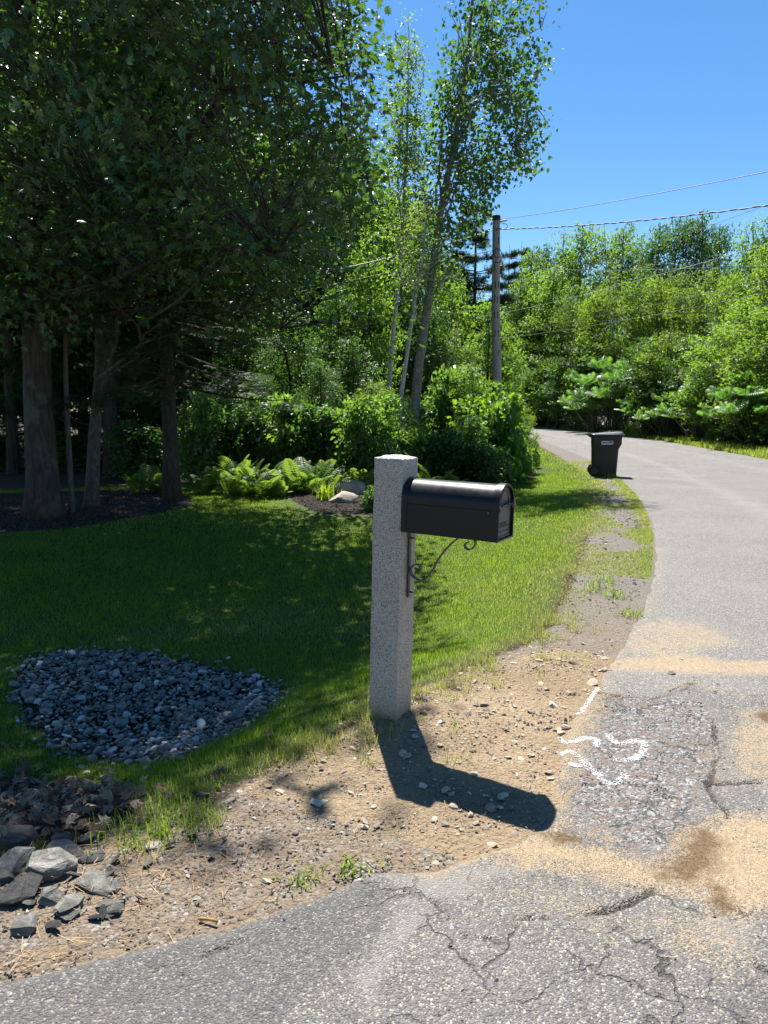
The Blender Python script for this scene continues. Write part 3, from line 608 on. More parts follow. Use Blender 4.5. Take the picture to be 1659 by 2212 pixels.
# ------------------------------------------------------------------ mailbox on its scroll bracket
def build_mailbox():
    root = empty('mailbox'); L, w, h, zb = .4715, .183, .237, .974
    p = POST + AX * .0035 + BX * -.0084
    root.matrix_world = LEANR @ Matrix.Translation((p[0], p[1], zb)) @ Matrix.Rotation(ANG, 4, 'Z')
    def prof(o=0., n=18, lo=0.):
        r = w / 2 + o; zc = h - w / 2; P = [(-o, -o + lo), (w + o, -o + lo)]
        P += [(w + o, .06), (w + o, .11)]
        P += [(w / 2 + r * math.cos(t), zc + r * math.sin(t)) for t in np.linspace(0, math.pi, n)]
        P += [(-o, .11), (-o, .06)]; return P
    def R(x, P): return [(x, a, b) for a, b in P]
    def shell(name, x0, x1, o, mat, inset=0., bev=.0016):
        mb = MB(); rings = [R(x0, prof(o - bev)), R(x0 + bev, prof(o)), R(x1 - bev, prof(o)), R(x1, prof(o - bev))]; mb.loft(rings); return sharp(mb.build(name, mat, root), 40)
    shell('barrel', .012, L - .028, 0, M['box_black'])
    # folded seam where the curved roof laps the side walls
    for yy in (-.0015, w + .0015):
        mb = MB(); mb.box(((L - .016) / 2 + .004, yy, .128), (L - .075, .003, .004)); bevel(mb.build('seam', M['box_black'], root), .0012)
    mb = MB(); mb.box(((L - .016) / 2 + .004, w / 2, -.003), (L - .07, w - .004, .006)); mb.build('floor_lip', M['box_black'], root)
    shell('rear_band', 0, .028, .0045, M['box_black'])
    # front band is a hollow hood round the door
    mb = MB(); x0, x1 = L - .036, L; t = .006
    out = prof(.0055); inn = prof(-.0035)
    mb.loft([R(x0, prof(.0)), R(x0, out), R(x1 - .002, out), R(x1, prof(.0035)), R(x1, prof(-.001)), R(x1 - .002, inn), R(x1 - .026, inn)], cap=False)
    sharp(mb.build('front_hood', M['box_black'], root), 35)
    door = empty('door'); door.parent = root
    mb = MB(); mb.loft([R(L - .030, prof(-.004)), R(L - .0135, prof(-.004)), R(L - .012, prof(-.0055))]); dp = sharp(mb.build('door_panel', M['door_reflect'], door), 35)
    # raised rim, inner arch groove and hinge lip
    def arch(o, z0, n=26):
        r = w / 2 - o; zc = h - w / 2; return [(o, z0)] + [(w / 2 - r * math.cos(t), zc + r * math.sin(t)) for t in np.linspace(0, math.pi, n)] + [(w - o, z0)]
    mb = MB(); mb.tube([(L - .011, a, b) for a, b in arch(.0125, .016)], .0024, 6); mb.build('door_rim', M['box_black'], door, True)
    mb = MB(); zc = .150; r = .050; mb.tube([(L - .0115, w / 2 - r * math.cos(t), zc + r * 1.25 * math.sin(t)) for t in np.linspace(0, math.pi, 22)], .0017, 5); mb.build('arch_ridge', M['box_black'], door, True)
    for zz, hh in ((.010, .008), (.034, .002), (.055, .0016)):
        mb = MB(); mb.box((L - .0105, w / 2, zz), (.006, w - .03, hh)); bevel(mb.build('hinge_lip' if zz < .02 else 'door_crease', M['box_black'], door), .0008)
    for a in (.004, w - .004):                                       # lugs on the hood sides
        mb = MB(); mb.box((L - .001, a, .132), (.010, .008, .014)); bevel(mb.build('latch_lug', M['iron'], door), .001)
    # handle: turned bar with a round knob
    ys = np.linspace(.020, w - .022, 25); zz = np.full(25, .150); rad = .0042 + .006 * np.exp(-((ys - w / 2) / .012) ** 2)
    mb = MB(); mb.tube(np.column_stack([np.full(25, L + .004), ys, zz]), rad, 10); hd = mb.build('handle', M['iron'], door, True)
    mb = MB(); mb.tube([(L - .012, w / 2, .15), (L + .004, w / 2, .15)], .004, 8); mb.build('handle_stem', M['iron'], hd)
    mb = MB(); c = np.array([L + .006, w - .030, .150]); mb.tube([c + (-.008, 0, 0), c + (-.006, 0, 0), c + (.004, 0, 0), c + (.007, 0, 0)], np.array([.011, .0165, .0165, .012]), 20); mb.build('knob', M['iron'], hd, True)
    cu = bpy.data.curves.new('lettering', 'FONT'); cu.body = 'U.S. MAIL'; cu.size = .021; cu.extrude = .0008; cu.align_x = 'CENTER'
    to = bpy.data.objects.new('t', cu); COL.objects.link(to); bpy.context.view_layer.update()
    me = bpy.data.meshes.new_from_object(to.evaluated_get(bpy.context.evaluated_depsgraph_get())); bpy.data.objects.remove(to)
    lt = link('lettering', me, M['iron'], door); lt.matrix_local = Matrix.Translation((L - .0113, w * .46, .060)) @ Matrix(((0, 0, 1, 0), (1, 0, 0, 0), (0, 1, 0, 0), (0, 0, 0, 1)))
    for q in me.materials: pass
    mb = MB(); mb.tube([(L - .05, -.001, .118), (L - .05, -.003, .118)], .0032, 8); mb.build('rivet', M['steel'], root, True)
    # wrought bracket
    br = empty('bracket'); br.parent = root; ym = .082; zb0 = -.006
    mb = MB(); mb.box((.006, ym, -.165), (.006, .022, .330)); bevel(mb.build('mounting_bar', M['iron'], br), .001)
    mb = MB(); mb.box((.20, ym, -.0085), (.36, .05, .004)); mb.build('support_plate', M['iron'], br)
    def loc(L2):
        P = np.array([((cx - 468) * .00053 + .010, ym, -(cy - (876 + .112 * (cx - 392))) * .00047 - .016) for cx, cy in L2]); s = np.concatenate([[0], np.cumsum(np.linalg.norm(np.diff(P, axis=0), axis=1))]); q = np.linspace(0, s[-1], 90)
        P = np.stack([np.interp(q, s, P[:, k]) for k in range(3)], -1)
        for _ in range(14): P[1:-1] = (P[:-2] + 2 * P[1:-1] + P[2:]) / 4
        return P
    a = loc([(535, 1282), (560, 1288), (582, 1272), (588, 1240), (570, 1212), (530, 1203), (492, 1220), (472, 1262), (478, 1310), (510, 1350), (560, 1372), (612, 1365), (655, 1330), (700, 1255), (752, 1140), (800, 1070), (850, 1010), (905, 955), (945, 930)])
    mb = MB(); mb.ribbon(a, .019, .0055, (0, 1, 0)); sharp(mb.build('scroll', M['iron'], br), 40)
    b = loc([(1025, 980), (1000, 985), (985, 1005), (990, 1035), (1018, 1054), (1052, 1048), (1078, 1018), (1086, 975), (1070, 950), (1045, 938), (1005, 934), (945, 930)])
    mb = MB(); mb.ribbon(b, .019, .0055, (0, 1, 0)); sharp(mb.build('scroll', M['iron'], br), 40)
    for zz in (-.045, -.305):
        mb = MB(); mb.tube([(.008, ym + .003, zz), (.011, ym + .003, zz)], .009, 14); wsh = mb.build('bolt', M['steel'], br, False)
        mb = MB(); mb.tube([(.011, ym + .003, zz), (.016, ym + .003, zz)], .006, 6); mb.build('nut', M['iron'], wsh)
        mb = MB(); mb.tube([(.016, ym + .003, zz), (.030, ym + .003, zz)], .0035, 8); mb.build('stud', M['iron'], wsh)
    return tag(root, 'black arched mailbox on a scrolled iron bracket beside the granite post', 'mailbox')
build_mailbox()
# ------------------------------------------------------------------ trash cart
def build_bin():
    g = GR(1303, 1029); root = empty('trash_cart', (g[0], g[1], float(zroad(g[1])) + .012)); root.rotation_euler = (0, 0, math.radians(-13))
    k = .00103; X = lambda c: (c - 740) * k; Z = lambda c: (1392 - c) * k
    def rr(x0, x1, hw, z, r=.07, n=6, zt=0.):
        P = []
        for cx, cy, a0 in ((x1 - r, hw - r, 0), (x0 + r, hw - r, 90), (x0 + r, -hw + r, 180), (x1 - r, -hw + r, 270)):
            for t in np.linspace(0, 90, n): a = math.radians(a0 + t); P.append((cx + r * math.cos(a), cy + r * math.sin(a), z))
        return P
    mb = MB(); lv = [(445, 1035, .22, 1392), (440, 1040, .225, 1370), (440, 1052, .25, 1000), (432, 1066, .275, 720), (430, 1072, .28, 690), (424, 1122, .30, 600), (422, 1130, .305, 570), (418, 1136, .315, 380)]
    rings = [rr(X(a), X(b), hw, Z(z), .06) for a, b, hw, z in lv]; rings.append(rr(X(440), X(1115), .29, Z(380), .05)); rings.append(rr(X(460), X(1030), .24, Z(900), .05))
    mb.loft(rings); sharp(mb.build('body', M['bin'], root), 30)
    mb = MB(); mb.loft([rr(X(414), X(1140), .320, Z(402), .06), rr(X(408), X(1160), .332, Z(398), .06), rr(X(408), X(1160), .332, Z(374), .06), rr(X(414), X(1140), .318, Z(372), .06)]); sharp(mb.build('rim', M['bin'], root), 30)
    mb = MB(); lid = [(410, 1185, .338, 366), (404, 1192, .345, 356), (404, 1192, .345, 340), (420, 1176, .335, 330)]
    Lr = [rr(X(a), X(b), hw, Z(z), .06) for a, b, hw, z in lid]
    def dome(hw, sc, base, hump):
        P = np.array(rr(X(430) * 1.0, X(1165), hw, 0, .06)); xm = (X(430) + X(1165)) / 2; P[:, 0] = xm + (P[:, 0] - xm) * sc; t = (P[:, 0] - X(430)) / (X(1165) - X(430)); P[:, 2] = Z(330) + base + hump * sstep((t - .1) / .55); return P.tolist()
    Lr += [dome(.31, .97, .004, .035), dome(.26, .86, .012, .05), dome(.12, .5, .016, .052)]
    mb.loft(Lr); lido = sharp(mb.build('lid', M['bin_lid'], root), 28)
    for yy in (-.15, .15):
        P = rr(X(820), X(1150), .045, 0, .03); mb = MB(); q = np.array(P); q[:, 1] += yy; a = q.copy(); b = q.copy(); a[:, 2] = Z(330) + .02; b[:, 2] = Z(330) + .072; b[:, 0] = q[:, 0] * .96 + .02; mb.loft([a, b]); bevel(sharp(mb.build('lid_rib', M['bin_lid'], lido), 30), .006)
    # handle at the back
    def hs(c, hw, z0, z1): return [(X(c), -hw, Z(z0)), (X(c), hw, Z(z0)), (X(c), hw, Z(z1)), (X(c), -hw, Z(z1))]
    mb = MB(); mb.loft([hs(445, .27, 455, 345), hs(400, .26, 432, 330), hs(330, .25, 380, 312), hs(280, .24, 345, 316)]); bevel(mb.build('handle_wedge', M['bin'], root), .006)
    mb = MB(); mb.tube([(X(296), -.24, Z(332)), (X(296), .24, Z(332))], .016, 10); mb.build('handle_bar', M['bin'], root, True)
    mb = MB(); mb.tube([(X(500), -.30, .145), (X(500), .30, .145)], .012, 8); mb.build('axle', M['steel'], root)
    for yy in (-.285, .285):
        wc = np.array([X(500), yy, .148]); wh = MB(); sg = 1 if yy > 0 else -1
        wh.tube([wc + (0, -.030, 0), wc + (0, -.022, 0), wc + (0, .022, 0), wc + (0, .030, 0)], np.array([.125, .148, .148, .125]), 28); wo = wh.build('wheel', M['rubber'], root, True); sharp(wo, 40)
        mb = MB(); mb.tube([wc + (0, sg * .029, 0), wc + (0, sg * .036, 0)], .085, 20); sharp(mb.build('hub', M['bin'], wo), 40)
    # maker's plate on the side that faces us
    yw = -.3145; mb = MB(); mb.box((X(812), yw - .003, Z(545)), (.285, .004, .088)); pl = mb.build('label_plate', M['plate'], root)
    pl.rotation_euler = (0, math.radians(-2.0), 0)
    mb = MB(); mb.box((X(820), yw - .006, Z(543)), (.25, .003, .040)); mb.box((X(880), yw - .006, Z(522)), (.05, .003, .03)); mb.build('label_field', M['ink'], pl)
    cu = bpy.data.curves.new('lettering', 'FONT'); cu.body = 'casella'; cu.size = .052; cu.extrude = .0006; cu.align_x = 'CENTER'; cu.align_y = 'CENTER'; cu.space_character = 1.25
    to = bpy.data.objects.new('t', cu); COL.objects.link(to); bpy.context.view_layer.update()
    me = bpy.data.meshes.new_from_object(to.evaluated_get(bpy.context.evaluated_depsgraph_get())); bpy.data.objects.remove(to)
    lt = link('lettering', me, M['plate'], pl); lt.matrix_local = Matrix.Translation((X(820), yw - .0085, Z(541))) @ Matrix(((1, 0, 0, 0), (0, 0, -1, 0), (0, 1, 0, 0), (0, 0, 0, 1)))
    return tag(root, 'dark brown wheeled trash cart standing at the edge of the road', 'trash cart')
build_bin()
# ------------------------------------------------------------------ utility pole and wires
def build_pole():
    d = 24.0; b = DP(1077, 900, d); t = DP(1070.5, 470, d); z0 = -.12
    root = empty('utility_pole', (b[0], d, z0)); tx = t[0] - b[0]; hh = t[2] - z0
    zs = np.linspace(-.2, hh, 26); P = np.column_stack([tx * zs / hh + .02 * np.sin(zs), 0 * zs, zs]); r = np.interp(zs, [0, hh], [.165, .122])
    mb = MB(); mb.tube(P, r, 20); mb.build('shaft', M['pole'], root, True)
    mb = MB(); mb.tube([P[-1] + (0, 0, -.10), P[-1] + (0, 0, -.02), P[-1] + (0, 0, .05), P[-1] + (0, 0, .08)], np.array([.130, .138, .135, .09]), 18); mb.build('cap', M['cap'], root)
    def at(v): z = DP(1072, v, d)[2] - z0; return np.array([np.interp(z, zs, P[:, 0]), 0, z]), float(np.interp(z, zs, r))
    for v, a in ((522, 25), (618, -15), (618, 30), (648, -22), (650, 18), (682, -25), (683, 20), (722, -20), (722, 22), (765, 25)):
        c, rr_ = at(v); t_ = math.radians(a); n = np.array([math.sin(t_), -math.cos(t_), 0]); mb = MB(); R = Matrix.Rotation(t_, 3, 'Z')
        mb.box(c + n * (rr_ - .006), (.022, .02, .19), R); mb.box(c + n * (rr_ - .006) + (0, 0, .10), (.034, .021, .035), R); mb.build('gouge', M['gouge'], root)
    c, rr_ = at(549); mb = MB(); a = np.linspace(0, 6 * math.pi, 90); mb.tube(np.column_stack([c[0] + .02 + .12 * np.cos(a), np.full(90, -rr_ - .02) - .01 * np.sin(a * .5), c[2] + .14 * np.sin(a)]), .010, 5); mb.build('wire_coil', M['coil'], root, True)
    c, rr_ = at(561); mb = MB(); mb.box(c + (rr_ * .9, -.05, 0), (.13, .14, .19)); bevel(mb.build('junction_box', M['tin'], root), .01)
    c, rr_ = at(567); mb = MB(); mb.tube(c + np.array([(.13, -rr_, .06), (.12, -rr_ - .01, -.02), (-.05, -rr_ - .01, -.02), (-.07, -rr_, -.09), (-.05, -rr_ - .005, -.3)]), .012, 5); mb.build('ground_wire', M['coil'], root)
    c, rr_ = at(478); mb = MB(); mb.tube(c + np.array([(rr_ - .02, 0, 0), (rr_ + .1, 0, .01), (rr_ + .22, -.02, .03)]), .03, 8); mb.build('insulator', M['tin'], root)
    mb = MB(); a = np.linspace(0, math.pi, 14); mb.tube(np.column_stack([c[0] + rr_ + .25 * np.sin(a), 0 * a, c[2] - .25 + .2 * (1 - np.cos(a)) * .5]), .010, 5); mb.build('jumper_wire', M['coil'], root)
    return tag(root, 'weathered grey wooden utility pole behind the roadside shrubs', 'utility pole')
build_pole()
def wire(name, pts, r, mat, label, twist=0):
    P = np.array([DP(*p) for p in pts])
    t = np.linspace(0, 1, 60); n = len(P)
    if n == 2: Q = P[0] * (1 - t[:, None]) + P[1] * t[:, None]
    else:
        ti = np.linspace(0, 1, n); Q = sum(P[k] * np.prod([(t - ti[j]) / (ti[k] - ti[j]) for j in range(n) if j != k], axis=0)[:, None] for k in range(n))
    o = MB(); o.tube(Q, r, 5)
    if twist:
        tt = np.linspace(0, 1, 700); Q2 = np.stack([np.interp(tt, t, Q[:, k]) for k in range(3)], -1); a = tt * twist
        Q2[:, 2] += 1.1 * r * np.sin(a); Q2[:, 1] += 1.1 * r * np.cos(a); o.tube(Q2, r * .8, 5)
    ob = o.build(name, mat, None, True); return tag(ob, label, 'wire', 'overhead wires')
wire('overhead_wire', [(1080, 474, 24), (1350, 431, 20), (1900, 320, 14.5)], .009, M['wire'], 'topmost thin wire from the pole top rising right across the sky')
wire('overhead_wire', [(1071, 495, 23.85), (1380, 477, 20), (1900, 408, 14.5)], .013, M['wire'], 'thick twisted cable from the pole, second from its top, going right', 130)
wire('overhead_wire', [(1071, 541, 23.85), (1240, 567, 25), (1900, 580, 27)], .010, M['wire'], 'sagging dark wire from the coil on the pole going right')
wire('overhead_wire', [(1150, 576, 27), (1380, 583, 27), (1900, 560, 26)], .007, M['wire_l'], 'pale wire hanging before the trees just under the sagging dark one')
wire('overhead_wire', [(1035, 643, 28), (1280, 575, 23), (1900, 352, 14)], .005, M['wire'], 'thin wire climbing steeply right across the treetops')
wire('overhead_wire', [(1035, 685, 28), (1280, 632, 23), (1900, 455, 14)], .0055, M['wire_l'], 'pale thin wire climbing right across the middle of the trees')
wire('overhead_wire', [(1079, 731, 28), (1355, 691, 24), (1900, 580, 17)], .007, M['wire'], 'lowest dark wire crossing the trees to the right')
wire('overhead_wire', [(1100, 722, 28), (1355, 670, 24), (1900, 552, 17)], .0055, M['wire'], 'dark wire just above the lowest one crossing the trees')
wire('overhead_wire', [(1064, 497, 23.85), (900, 543, 21.5), (640, 600, 18)], .013, M['wire_l'], 'upper pale cable from the pole running left into the maple leaves')
wire('overhead_wire', [(1064, 541, 23.85), (890, 578, 21.5), (640, 632, 18)], .010, M['wire'], 'lower wire from the pole running left into the maple leaves')
#PART4
# ------------------------------------------------------------------ loose stones
def unit(v): return v / (np.linalg.norm(v, axis=-1, keepdims=True) + 1e-9)
def ico(sub, seed, flat=(1, .8, .5), jit=.12):
    bm = bmesh.new(); bmesh.ops.create_icosphere(bm, subdivisions=sub, radius=1); r = np.random.default_rng(seed)
    V = np.array([v.co for v in bm.verts]); F = np.array([[v.index for v in f.verts] for f in bm.faces]); bm.free()
    D = r.normal(size=(5, 3)); D /= np.linalg.norm(D, axis=1)[:, None]
    for d in D: t = V @ d; V -= np.clip(t - r.uniform(.5, .85), 0, None)[:, None] * d[None]          # flats
    V *= (1 + jit * r.normal(size=(len(V), 1)) * .4); return V * np.array(flat), F
STONES = [ico(2 if k < 6 else 1, 100 + k, (1, r_, t_), .10) for k, (r_, t_) in enumerate([(.75, .46), (.85, .5), (.62, .34), (.9, .6), (.7, .28), (.8, .45), (.75, .42), (.85, .55), (.65, .35), (.9, .6)])]
def rotm(n, rng, tilt=.35):
    a = rng.uniform(0, 2 * math.pi, n); b = rng.normal(0, tilt, n); c = rng.normal(0, tilt, n)
    ca, sa, cb, sb, cc, sc = np.cos(a), np.sin(a), np.cos(b), np.sin(b), np.cos(c), np.sin(c); Z = np.zeros(n); O = np.ones(n)
    Rz = np.stack([ca, -sa, Z, sa, ca, Z, Z, Z, O], -1).reshape(n, 3, 3); Ry = np.stack([cb, Z, sb, Z, O, Z, -sb, Z, cb], -1).reshape(n, 3, 3); Rx = np.stack([O, Z, Z, Z, cc, -sc, Z, sc, cc], -1).reshape(n, 3, 3)
    return Rz @ Ry @ Rx
def scatter_mesh(name, P, size, shapes, rng, tilt=.35, smooth=True):
    Vs, Fs, n0 = [], [], 0; idx = rng.integers(0, len(shapes), len(P)); R = rotm(len(P), rng, tilt)
    for k, (V, F) in enumerate(shapes):
        q = np.where(idx == k)[0]
        if not len(q): continue
        W_ = np.einsum('nij,vj->nvi', R[q], V) * size[q][:, None, None] + P[q][:, None]; Vs.append(W_.reshape(-1, 3))
        Fs.append((F[None] + np.arange(len(q))[:, None, None] * len(V) + n0).reshape(-1, 3)); n0 += len(q) * len(V)
    return mesh_np(name, np.vstack(Vs), [np.vstack(Fs)], smooth)
STONE_ME = [mesh_np('stone', V, [F], True) for V, F in STONES[:6]]
for me in STONE_ME: me.materials.append(M['stone_o'])
def shard(seed, dims):
    r = np.random.default_rng(seed); bm = bmesh.new()
    for p in r.normal(size=(16, 3)): p = p / np.linalg.norm(p) * r.uniform(.8, 1.05); bm.verts.new(p * np.array(dims))
    res = bmesh.ops.convex_hull(bm, input=bm.verts); bmesh.ops.recalc_face_normals(bm, faces=bm.faces); me = bpy.data.meshes.new('pebble'); bm.to_mesh(me); bm.free(); return me
PEB_ME = [shard(400 + k, (1, r_, t_)) for k, (r_, t_) in enumerate([(.75, .4), (.6, .3), (.85, .5), (.7, .25), (.8, .38), (.55, .35)])]
for me in PEB_ME: me.materials.append(M['peb_o'])
def put(name, me, loc, size, rng, parent, tilt=.3, squash=1):
    o = bpy.data.objects.new(name, me); COL.objects.link(o); o.parent = parent; o.location = loc
    o.rotation_euler = (rng.normal(0, tilt), rng.normal(0, tilt), rng.uniform(0, 6.28)); o.scale = (size, size * rng.uniform(.8, 1.1), size * squash * rng.uniform(.7, 1.1)); return o
rng = np.random.default_rng(5)
# river stone bed in the lawn
bed = empty('stone_bed', (float(SC[0]), float(SC[1]), hz1(*SC))); tag(bed, 'bed of grey river stones laid in the shaded lawn', 'stones')
x = rng.uniform(SC[0] - 1.6, SC[0] + 1.6, 20000); y = rng.uniform(SC[1] - 1.8, SC[1] + 1.8, 20000); rr_ = stone_r(x, y)
k = rr_ < (1.0 + .09 * rng.normal(size=len(x))); x, y, rr_ = x[k][:5200], y[k][:5200], rr_[k][:5200]
sz = np.clip(rng.lognormal(math.log(.0165), .36, len(x)), .009, .045); z = hz(x, y) + .012 * sstep((1.03 - rr_) / .25) + rng.uniform(-.012, .016, len(x))
order = np.argsort(-(sz * (1 + 6 * (z - hz(x, y))))); big = order[:300]; rest = order[300:]
for q in big: put('stone', STONE_ME[rng.integers(0, 6)], (x[q] - SC[0], y[q] - SC[1], z[q] - hz1(*SC) + .006), sz[q] * 1.12, rng, bed)
me = scatter_mesh('small_stones', np.stack([x[rest] - SC[0], y[rest] - SC[1], z[rest] - hz1(*SC)], -1), sz[rest], STONES[6:], rng); o = link('small_stones', me, M['stone_i'], bed); tag(o, kind='stuff')
# pebbles in the dirt round the post, parts of the ground
n = 0; PEB = []
while n < 290:
    x = rng.uniform(-1.2, 2.0); y = rng.uniform(2.0, 4.6)
    if edge_e(np.array([x]), np.array([y]))[0] > .05 or inpoly(np.array([x]), np.array([y]), DRV_POLY)[0]: continue
    tanv = polymask(np.array([x]), np.array([y]), TAN, .3)[0]
    if rng.random() > .15 + .85 * tanv: continue
    s = float(np.clip(rng.lognormal(math.log(.0165), .42), .010, .045)); PEB.append((x, y, s)); n += 1
for u, v, s in ((1192, 1526, .045), (1212, 1584, .03), (1095, 1640, .032), (905, 1610, .04), (1085, 1722, .042), (870, 1640, .03), (962, 1710, .026), (935, 1770, .022), (980, 1745, .025), (700, 1735, .03), (640, 1800, .02), (1120, 1555, .028), (1010, 1552, .03), (740, 1672, .022)):
    g = GR(u, v); PEB.append((g[0], g[1], s))
for x, y, s in PEB: put('pebble', PEB_ME[rng.integers(0, 6)], (x, y, hz1(x, y) + s * .12), s, rng, GROUND, .25)
octa = []
for k in range(8):
    r = np.random.default_rng(300 + k); V = np.array([[1, 0, 0], [-1, 0, 0], [0, 1, 0], [0, -1, 0], [0, 0, 1], [0, 0, -1.]]) * (1, .8, .55) + r.normal(0, .17, (6, 3))
    octa.append((V, np.array([[0, 2, 4], [2, 1, 4], [1, 3, 4], [3, 0, 4], [2, 0, 5], [1, 2, 5], [3, 1, 5], [0, 3, 5]])))
def grit(name, N, box, keep, mat, smin, smax, label, seed):
    r = np.random.default_rng(seed); x = r.uniform(box[0], box[1], N); y = r.uniform(box[2], box[3], N); k = r.random(N) < keep(x, y); x, y = x[k], y[k]
    s = smin * (smax / smin) ** (r.random(len(x)) ** 2.2); s = s * np.clip(np.hypot(x, y) / 3.5, .8, 2.2)
    P = np.stack([x, y, surf_z(x, y) + s * .15], -1); me = scatter_mesh(name, P, s, octa, r, .4, False)
    return tag(link(name, me, mat), label, 'gravel', kind='stuff')
def tanm(x, y): return polymask(x, y, TAN, .3) * (edge_e(x, y) < .12)
def dirtm(x, y): return (edge_e(x, y) < .10) * (1 - inpoly(x, y, DRV_POLY)) * (1 - (x > rin(y) - .02) * (y > 3.4))
grit('dirt_gravel', 26000, (-1.4, 2.2, 1.9, 5), lambda x, y: np.maximum(tanm(x, y) * dirtm(x, y) * .75, 0), M['grit_tan'], .0026, .011, 'fine tan gravel in the dug dirt round the post', 7)
grit('shoulder_gravel', 40000, (-2.8, 1.2, 1.2, 3.4), lambda x, y: dirtm(x, y) * (1 - .8 * tanm(x, y)), M['grit_gray'], .0028, .013, 'grey gravel strip between driveway and lawn', 8)
grit('roadside_gravel', 30000, (.4, 7, 4.0, 20), lambda x, y: dirtm(x, y) * (1 - .7 * tanm(x, y)) * (.25 + .75 * (vn(x * 2, y * 2, 3) > .45)), M['grit_gray'], .004, .011, 'grey gravel along the lawn side of the road', 9)
grit('loose_driveway_grit', 26000, (-1.6, 3.0, 1.0, 4.2), lambda x, y: inpoly(x, y, DRV_POLY) * (.12 + .6 * sum(polymask(x, y, P, .2) for P, _ in BRK_DRV[:1])), M['grit_gray'], .0022, .009, 'loose grit on the broken asphalt apron', 10)
# ledge rocks by the driveway corner
def rock(name, u, v, wpx, dims, seed, mat, label, rz=0, tilt=(0, 0), lift=0.):
    g = GR(u, v); sc = .92 * wpx / FPX * math.hypot(g[1], 1.5); r = np.random.default_rng(seed); bm = bmesh.new()
    pts = r.uniform(-1, 1, (26, 3)); pts /= np.maximum(.75, np.linalg.norm(pts, axis=1))[:, None] ** .7
    for p in pts: bm.verts.new(p)
    res = bmesh.ops.convex_hull(bm, input=bm.verts); bmesh.ops.delete(bm, geom=[q for q in res['geom_interior'] if isinstance(q, bmesh.types.BMVert)], context='VERTS')
    bmesh.ops.triangulate(bm, faces=bm.faces); bmesh.ops.subdivide_edges(bm, edges=bm.edges, cuts=4, use_grid_fill=True); bmesh.ops.triangulate(bm, faces=bm.faces)
    V = np.array([q.co for q in bm.verts]); V = V * np.array(dims) * sc / 2
    n1 = fbm(V[:, 0] * 22 + seed, V[:, 1] * 22 + V[:, 2] * 30, seed, 3); n2 = fbm(V[:, 2] * 120 + seed, V[:, 0] * 14 + V[:, 1] * 9, seed + 5, 2)
    rad = unit(V); V = V + rad * (.05 * n1 + .035 * n2)[:, None] * sc * .5                        # split layers and broken edges
    for q, c in zip(bm.verts, V): q.co = c
    bmesh.ops.recalc_face_normals(bm, faces=bm.faces)
    for f in bm.faces: f.smooth = False
    me = bpy.data.meshes.new(name); bm.to_mesh(me); bm.free(); o = link(name, me, mat)
    o.location = (g[0], g[1], hz1(g[0], g[1]) + dims[2] * sc * .22 + lift); o.rotation_euler = (tilt[0], tilt[1], rz); return tag(o, label, 'rock', 'ledge rocks at the driveway corner')
for a in [(36, 1815, 90, (1, .8, .9), 1, 'slate_dark', 'tall dark ledge rock at the picture edge under the dry leaves', .3, (0, .2)), (40, 1868, 95, (1, .8, .55), 2, 'slate', 'broad grey rock directly below the tall dark ledge rock', .9, (.2, -.1)),
          (112, 1880, 112, (1, .8, .6), 3, 'flag', 'pale lichen-covered boulder in the middle of the ledge rocks', .4, (.1, .1)), (140, 1838, 98, (1, .55, .22), 4, 'slate', 'thin grey slab lying above the lichen-covered boulder', -.1, (.12, .1)),
          (132, 1812, 60, (1, .7, .5), 5, 'slate_dark', 'small dark rock between dry leaves and thin grey slab', .6, (0, 0)), (212, 1912, 118, (1, .55, .16), 6, 'flag', 'flat pale flagstone lying alone on the gravel, farthest toward the road', -.35, (.05, .03)),
          (44, 1938, 105, (1, .7, .42), 7, 'slate_dark', 'dark layered slab leaning at the picture edge', .5, (.15, -.3)), (112, 1945, 56, (1, .8, .7), 8, 'flag', 'pale rounded rock between the dark slab and the flagstone', .2, (.1, .2)),
          (54, 2008, 62, (1, .9, .55), 9, 'slate', 'smooth round grey rock nearest the driveway asphalt', .2, (0, 0)), (198, 1855, 70, (1, .6, .22), 10, 'slate_dark', 'dark flat stone above the pale flagstone', .1, (.06, .1)),
          (192, 1812, 50, (1, .7, .4), 11, 'slate_dark', 'small dark stone half hidden by the grass tuft', .8, (0, 0)), (332, 1831, 42, (1, .7, .32), 12, 'boulder', 'small brown stone at the foot of the grass tuft', .3, (.2, .1)),
          (150, 1965, 70, (1, .7, .45), 13, 'slate', 'low grey rock behind the smooth round one', 1.1, (.1, 0)), (0, 1900, 60, (1, .8, .5), 14, 'slate', 'grey rock cut by the left picture edge', .4, (0, 0))]:
    rock('ledge_rock', a[0], a[1], a[2], a[3], a[4], M[a[5]], a[6], a[7], a[8])
SHARD_ME = [shard(500 + k, (1, r_, .16)) for k, r_ in enumerate((.7, .5, .85, .4))]
for k, me in enumerate(SHARD_ME): me.materials.append(M[('slate', 'slate_dark', 'flag', 'slate')[k]])
for k in range(34):                                                   # thin shards lying between the ledge rocks
    u, v = (rng.uniform(-10, 250), rng.uniform(1795, 2015)) if k < 26 else (rng.uniform(230, 520), rng.uniform(1790, 1960)); g = GR(u, v); s_ = rng.uniform(.016, .045) * (1 if k < 26 else .6); put('stone_shard', SHARD_ME[k % 4], (g[0], g[1], hz1(*g) + .012), s_, rng, GROUND, .28)
